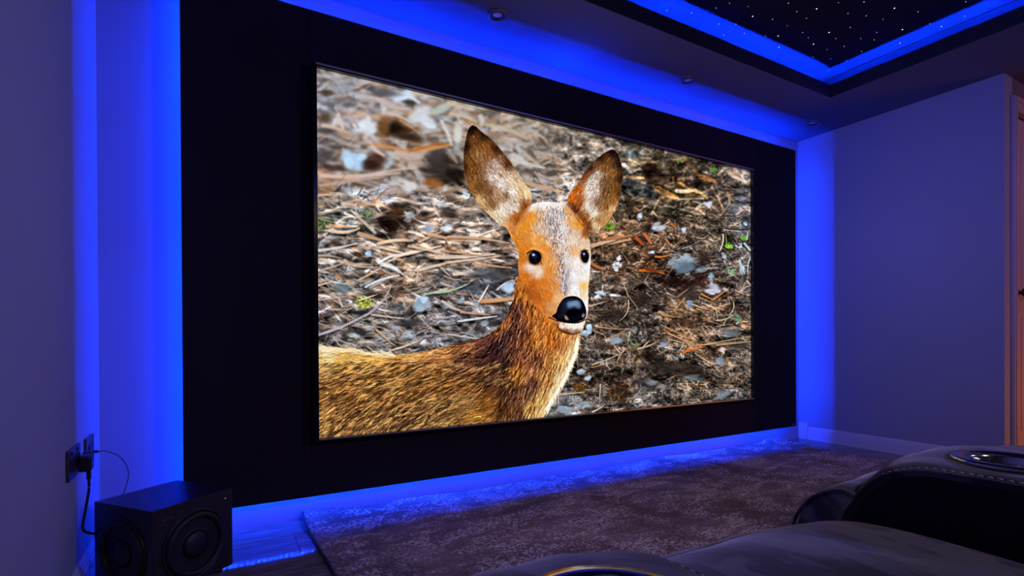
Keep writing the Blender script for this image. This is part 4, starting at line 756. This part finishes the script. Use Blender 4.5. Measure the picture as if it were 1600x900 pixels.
X = X + .012 * np.sin(Y * 4.5) * np.clip((.8 - X), 0, 1)
V = np.stack([X, Y, Z], -1).reshape(-1, 3)
ring = [(j, i) for j, i in [(0, i) for i in range(nx)] + [(j, nx - 1) for j in range(1, ny)] + [(ny - 1, i) for i in range(nx - 2, -1, -1)] + [(j, 0) for j in range(ny - 2, 0, -1)]]
idx = np.arange(nx * ny).reshape(ny, nx)
F = np.stack([idx[:-1, :-1], idx[:-1, 1:], idx[1:, 1:], idx[1:, :-1]], -1).reshape(-1, 4).tolist()
rv = [idx[j, i] for j, i in ring]; base = len(V)
V2 = V[rv].copy(); V2[:, 2] = np.maximum(V2[:, 2] - .0095, .0004)
V = np.concatenate([V, V2]); nr = len(rv)
F += [(rv[k], base + k, base + (k + 1) % nr, rv[(k + 1) % nr]) for k in range(nr)]
me = bpy.data.meshes.new('rug'); me.from_pydata(V.tolist(), [], F); me.materials.append(RUG)
me.polygons.foreach_set('use_smooth', [True] * len(me.polygons))
rug = thing('area_rug', 'large mottled brown rug on the floor below the television', 'rug', (RX0, RY0, 0))
o = bpy.data.objects.new('pile', me); COL.objects.link(o); o.parent = rug; o.location = (-RX0, -RY0, 0)
f = MB(); L0 = [j * nx for j in range(0, ny, 4)] + [(ny - 1) * nx]
f.tube([(V[k][0] - .001, V[k][1], max(V[k][2] - .003, .0045)) for k in L0], .004, 6); f.build('edge_binding', BATTEN, rug, True, loc=(-RX0, -RY0, 0))

# ---------------- subwoofer ----------------
sub = thing('subwoofer', 'black cube subwoofer on the floor in the left corner', 'speaker', (-.152, 1.935, 0), math.atan2(.172, .222))
S, SB, ST = .281, .016, .287
MB().box(0, 0, SB, S, S, ST, bev=.0022).build('cabinet', SATIN, sub)
def driver(mtx, r, par):
    ring = MB().lathe([(r * 1.0, 0), (r * 1.0, .0045), (r * .965, .006), (r * .93, .0045), (r * .925, .001)], mtx=mtx, n=56).build('driver_frame', PLASTIC, par, True)
    MB().lathe([(r * .925, .001)] + [(r * (.83 - .09 * math.cos(math.pi * k / 10) * -1 if False else .83 + .093 * math.cos(math.pi * k / 10)), .001 + .014 * math.sin(math.pi * k / 10)) for k in range(11)], mtx=mtx, n=56).build('rubber_surround', RUBBER, par, True)
    MB().lathe([(r * .738, .0012), (r * .6, -.0), (r * .45, .0006), (r * .36, .0012)] + [(r * .36 * math.cos(math.pi / 2 * k / 8) + .0002, .0012 + .012 * math.sin(math.pi / 2 * k / 8)) for k in range(9)], mtx=mtx, n=56).build('cone', CONE, par, True)
# the front face looks along -y of the cube, the side face along -x
driver(Matrix.Translation((S * .5, 0, .140)) @ Matrix.Rotation(math.pi / 2, 4, 'X'), .112, sub)
driver(Matrix.Translation((0, S * .5, .140)) @ Matrix.Rotation(-math.pi / 2, 4, 'Y'), .112, sub)
ft = None
for fx_, fy_ in ((.035, .035), (S - .035, .035), (.035, S - .035), (S - .035, S - .035)):
    if ft is None:
        ft = MB().lathe([(.0002, 0), (.016, 0), (.018, .003), (.018, .0155), (.0002, .0155)], n=20).build('foot', RUBBER, sub, True); ft.location = (fx_, fy_, 0)
    else:
        o = ft.copy(); COL.objects.link(o); o.location = (fx_, fy_, 0)
MB().lathe([(.0002, .002), (.0016, .0018), (.002, 0)], mtx=Matrix.Translation((S - .028, 0, ST - .03)) @ Matrix.Rotation(math.pi / 2, 4, 'X'), n=12).build('indicator_light', mat('indicator', (.3, .3, .2), emis=((1, .8, .5), .25)), sub, True)
MB().box(.03, -.001, ST - .04, .07, 0, ST - .034).build('nameplate', PLATE, sub)

# ---------------- sockets, plug and cables on the left wall ----------------
ws = thing('wall_socket', 'dark metal double wall socket with a black plug in it', 'socket', (XL, 2.065, .44))
def wp(m_, n, mt, par, smooth=False): return m_.build(n, mt, par, smooth, loc=(-par.location[0], -par.location[1], -par.location[2]))
wp(MB().box(XL, 1.975, .394, XL + .009, 2.135, .486, bev=.003), 'faceplate', PLATE, ws)
for yy in (2.015, 2.095):
    wp(MB().box(XL + .009, yy - .016, .470, XL + .0125, yy - .002, .480, bev=.001), 'switch', PLASTIC, ws)
    for dy, dz, hh in ((0, .02, .009), (-.011, -.002, .006), (.011, -.002, .006)):
        wp(MB().box(XL + .009, yy + dy - .003, .432 + dz - hh / 2 - .01, XL + .0094, yy + dy + .003, .432 + dz + hh / 2 - .01), 'pin_slot', RUBBER, ws)
ws2 = thing('wall_socket', 'small dark wall plate with a thin cable, nearer the corner', 'socket', (XL, 2.30, .43))
wp(MB().box(XL, 2.235, .388, XL + .009, 2.365, .480, bev=.003), 'faceplate', PLATE, ws2)
wp(MB().box(XL + .009, 2.265, .412, XL + .012, 2.335, .452, bev=.001), 'module', PLASTIC, ws2)
wp(MB().tube([(XL + .011, 2.30, .425), (XL + .030, 2.30, .425)], .005, 10), 'cable_connector', PLASTIC, ws2)
plug = thing('power_plug', 'black three pin plug with a thick cable running down to the subwoofer', 'plug', (XL + .01, 2.10, .43))
wp(MB().box(XL + .0125, 2.068, .402, XL + .045, 2.120, .452, bev=.006), 'plug_body', PLASTIC, plug)
wp(MB().box(XL + .0125, 2.125, .414, XL + .040, 2.150, .454, bev=.005), 'adaptor_block', PLASTIC, plug)
def spline(P, n=10):
    P = [Vector(p) for p in P]; P = [2 * P[0] - P[1]] + P + [2 * P[-1] - P[-2]]; out = []
    for i in range(1, len(P) - 2):
        for t in [k / n for k in range(n)]:
            out.append(.5 * (2 * P[i] + (P[i + 1] - P[i - 1]) * t + (2 * P[i - 1] - 5 * P[i] + 4 * P[i + 1] - P[i + 2]) * t * t + (3 * P[i] - P[i - 1] - 3 * P[i + 1] + P[i + 2]) * t ** 3))
    return out + [P[-2]]
wp(MB().tube([(XL + .034, 2.098, .404), (XL + .034, 2.100, .374)], .0062, 10), 'strain_relief', RUBBER, plug)
wp(MB().tube(spline([(XL + .034, 2.100, .378), (XL + .034, 2.100, .34), (XL + .024, 2.10, .27), (XL + .018, 2.10, .222), (XL + .030, 2.13, .195), (XL + .06, 2.20, .165), (XL + .05, 2.27, .15), (XL + .09, 2.30, .12)]), .0038, 10), 'power_cable', RUBBER, plug, True)
cb = MB().tube(spline([(XL + .030, 2.30, .425), (XL + .05, 2.32, .42), (XL + .085, 2.36, .385), (XL + .105, 2.38, .33), (XL + .10, 2.37, .28), (XL + .085, 2.34, .22), (XL + .08, 2.33, .12), (XL + .10, 2.33, .03), (XL + .16, 2.36, .006)]), .0022, 8).build('thin_cable', GREYCABLE, None, True)
tag(cb, 'thin grey cable looping from the corner wall plate down behind the subwoofer', 'cable')
cb = MB().tube(spline([(XL + .05, 2.30, .145), (XL + .035, 2.235, .15), (XL + .040, 2.215, .125), (XL + .05, 2.235, .095), (XL + .055, 2.27, .10), (XL + .045, 2.25, .135), (XL + .040, 2.222, .11), (XL + .05, 2.25, .075), (XL + .10, 2.30, .05), (XL + .13, 2.33, .004)]), .0024, 8).build('coiled_cable', RUBBER, None, True)
tag(cb, 'small black coil of cable low between the wall and the subwoofer', 'cable')

# ---------------- recliner seats and consoles ----------------
def cr(P, n=6):
    return [(v.x, v.y) for v in spline([(p[0], p[1], 0) for p in P], n)]
CPROF = cr([(-.42, .585), (-.30, .603), (-.15, .614), (.05, .620), (.22, .6225), (.32, .6225), (.375, .6185), (.418, .602), (.448, .574), (.472, .535), (.486, .49), (.493, .43), (.496, .34), (.497, .22), (.497, .10)], 6)
def console(cx, yoff, label, HW=.135, zoff=0):
    t = thing('armrest_console', label, 'armrest', (cx, yoff, 0), group='armrest consoles between the recliner seats')
    # padded top that rolls over the front
    P = []
    for i, (y, z) in enumerate(CPROF):
        y0, z0 = CPROF[max(i - 1, 0)]; y1, z1 = CPROF[min(i + 1, len(CPROF) - 1)]
        n = Vector((0, -(z1 - z0), (y1 - y0))).normalized()
        row = []
        for k in range(21):
            v = -1 + k / 10; cwn = (.007 + .012 * max(0, min(1, (y - .30) / .15))) * (1 - abs(v) ** 2.6) - .003; 
            wr = .0022 * math.sin(17 * y + 6 * v) * math.sin(9 * z + 5 * v + cx) * (1 - v * v)
            e_ = -.007 * max(0, (abs(v) - .88) / .12) ** 2
            p = Vector((v * HW, y, z)) + n * (cwn + wr + e_); row.append(p)
        # underside return
        row = [Vector((-HW + .004, y, z)) - n * .018] + row + [Vector((HW - .004, y, z)) - n * .018]
        P.append(row)
    f = MB(); f.grid(P); pad = f.build('padded_top', SUEDE, t, True)
    # hole for the cup holder, cut by a boolean
    hole = MB().lathe([(.0002, .4), (.047, .4), (.047, .8), (.0002, .8)], n=40).build('cutter', SUEDE, None); hole.location = (cx - .035 * (HW > .12), yoff + .300, 0)
    so = pad.modifiers.new('solid', 'SOLIDIFY'); so.thickness = .006; so.offset = -1
    bo = pad.modifiers.new('hole', 'BOOLEAN'); bo.object = hole; bo.operation = 'DIFFERENCE'; bo.solver = 'EXACT'
    bpy.context.view_layer.update()
    dg = bpy.context.evaluated_depsgraph_get(); nm = bpy.data.meshes.new_from_object(pad.evaluated_get(dg))
    pad.modifiers.clear(); pad.data = nm; nm.polygons.foreach_set('use_smooth', [True] * len(nm.polygons))
    bpy.data.objects.remove(hole)
    # body: two side panels and a dark inner box
    side = [(y, z) for y, z in CPROF[::2]]
    ins = []
    for i, (y, z) in enumerate(side):
        y0, z0 = side[max(i - 1, 0)]; y1, z1 = side[min(i + 1, len(side) - 1)]; n = Vector((-(z1 - z0), (y1 - y0))).normalized(); ins.append((y - n.x * .014, z - n.y * .014))
    poly = ins + [(.48, .03), (-.42, .03)]
    for sx in (-1, 1):
        a_, b_ = sorted((sx * (HW - .003), sx * (HW - .022)))
        MB().prism(poly, 'x', a_, b_).build('side_panel', SIDEF, t)
    MB().prism([(-.42, .03), (-.42, .50), (.20, .50), (.47, .40), (.48, .03)], 'x', -HW + .023, HW - .023).build('inner_box', BATTEN, t)
    MB().box(-HW + .023, .4805, .04, HW - .023, .492, .42, bev=.004).build('front_panel', SUEDE, t)
    for fy in (-.36, .42):
        for fx in (-.1, .1): MB().lathe([(.0002, 0), (.018, 0), (.02, .03), (.0002, .03)], n=12).build('foot', PLASTIC, t, loc=(fx, fy, 0))
    # piping and stitches along both edges
    for sx in (-1, 1):
        MB().tube([(sx * (HW - .001), y, z) for y, z in [(p[0] - 0, p[1] - .008) for p in CPROF[::2]]], .0032, 6).build('piping', SUEDE, t, True)
    acc = 0; f = MB(); last = None
    for i in range(len(CPROF) - 1):
        (y0, z0), (y1, z1) = CPROF[i], CPROF[i + 1]; L_ = math.hypot(y1 - y0, z1 - z0); n = Vector((0, -(z1 - z0), y1 - y0)).normalized(); tt = Vector((0, y1 - y0, z1 - z0)).normalized()
        q = (-acc) % .0105
        while q < L_:
            c0 = Vector((0, y0, z0)) + tt * q
            for sx in (-1, 1):
                p = c0 + Vector((sx * (HW - .0060), 0, 0)) + n * (-.0042); f.tube([p - tt * .0028, p + n * .0008, p + tt * .0028], .0009, 5)
            q += .0105
        acc += L_
    st = f.build('stitching', THREAD, t, True); st['kind'] = 'stuff'
    # cup holder
    zc = .6225 + .0050
    prof = [(.066, -.003), (.0685, .001), (.066, .0038), (.058, .0042), (.0525, .0028), (.0475, .0005), (.0455, -.004), (.0445, -.03), (.0435, -.075), (.041, -.079), (.0002, -.080)]
    MB().lathe(prof, n=56).build('cup_holder', STEEL, t, True, loc=(-.035 * (HW > .12), .300, zc))
    t.location.z += zoff
    return t
console(1.035, 0, 'charcoal suede armrest console with a steel cup holder, at the right')
console(.220, -.045, 'charcoal suede armrest console at the bottom edge, nearest the camera', .115, .006)
console(1.835, .01, 'charcoal suede armrest console farthest to the right, mostly out of view')

CUSH = cr([(-.20, .44), (-.20, .485), (-.14, .512), (0, .522), (.15, .527), (.30, .530), (.40, .527), (.47, .515), (.525, .490), (.556, .455), (.565, .42), (.55, .385)], 6)
PADP = cr([(.50, .40), (.53, .446), (.573, .465), (.625, .443), (.663, .406), (.685, .36), (.697, .30), (.697, .20), (.690, .10), (.675, .085)], 6)
def recliner(cx, yoff, zoff, label, HW=.258):
    t = thing('recliner_seat', label, 'recliner', (cx, yoff, 0), group='recliner seats in the row')
    def padded(prof, nm, crown, hw, seed, edge=.035, dip=0):
        P = []; R = random.Random(seed); ph = [R.uniform(0, 6) for _ in range(6)]
        for i, (y, z) in enumerate(prof):
            y0, z0 = prof[max(i - 1, 0)]; y1, z1 = prof[min(i + 1, len(prof) - 1)]; n = Vector((0, -(z1 - z0), (y1 - y0))).normalized(); row = []
            for k in range(41):
                v = -1 + k / 20; a_ = abs(v)
                e_ = -edge * max(0, (a_ - .86) / .14) ** 2.4
                wr = .003 * math.sin(5 * v + 8 * y + ph[0]) * math.sin(11 * y + 2 * v + ph[1]) + .0018 * math.sin(13 * v + ph[2] + 5 * y) * math.sin(23 * y + ph[3])
                row.append(Vector((v * hw, y, z + zoff)) + n * (crown * (1 - v * v) + e_ + wr * (1 - a_ ** 6)))
            P.append(row)
        f = MB(); V_ = f.grid(P)
        for j in (0, 40):   # close the ends
            f.bm.faces.new([V_[i][j] for i in range(len(P))])
        f.bm.faces.new([V_[0][k] for k in range(41)]); f.bm.faces.new([V_[-1][k] for k in range(41)])
        o = f.build(nm, SUEDE, t, True)
        return o
    padded(CUSH, 'seat_cushion', .010, HW, 4)
    padded(PADP, 'leg_rest', .006, HW, 9, .020)
    for sx in (-1, 1): MB().tube([(sx * (HW - .006), y + .000, z + zoff - .010) for y, z in PADP[::2]], .0045, 6).build('piping', SUEDE, t, True)
    MB().box(-HW, -.19, .06, HW, .50, .395 + zoff, bev=.01).build('base', BATTEN, t)
    # backrest leaning back
    B_ = cr([(-.16, .40), (-.145, .50), (-.16, .62), (-.20, .78), (-.235, .92), (-.275, 1.02), (-.33, 1.05), (-.39, 1.02), (-.42, .9), (-.42, .6), (-.40, .40)], 5)
    padded([(y, z) for y, z in B_[::-1]], 'backrest', .012, HW, 12)
    for fy in (-.15, .44):
        for fx in (-.2, .2): MB().lathe([(.0002, 0), (.02, 0), (.024, .06), (.0002, .06)], n=12).build('foot', PLASTIC, t, loc=(fx, fy, 0))
    return t
recliner(.6175, 0, 0, 'charcoal suede recliner seat nearest the camera, between two armrest consoles', .275)
recliner(1.435, .055, .023, 'charcoal suede recliner seat second from the camera, beyond the cup holder armrest')
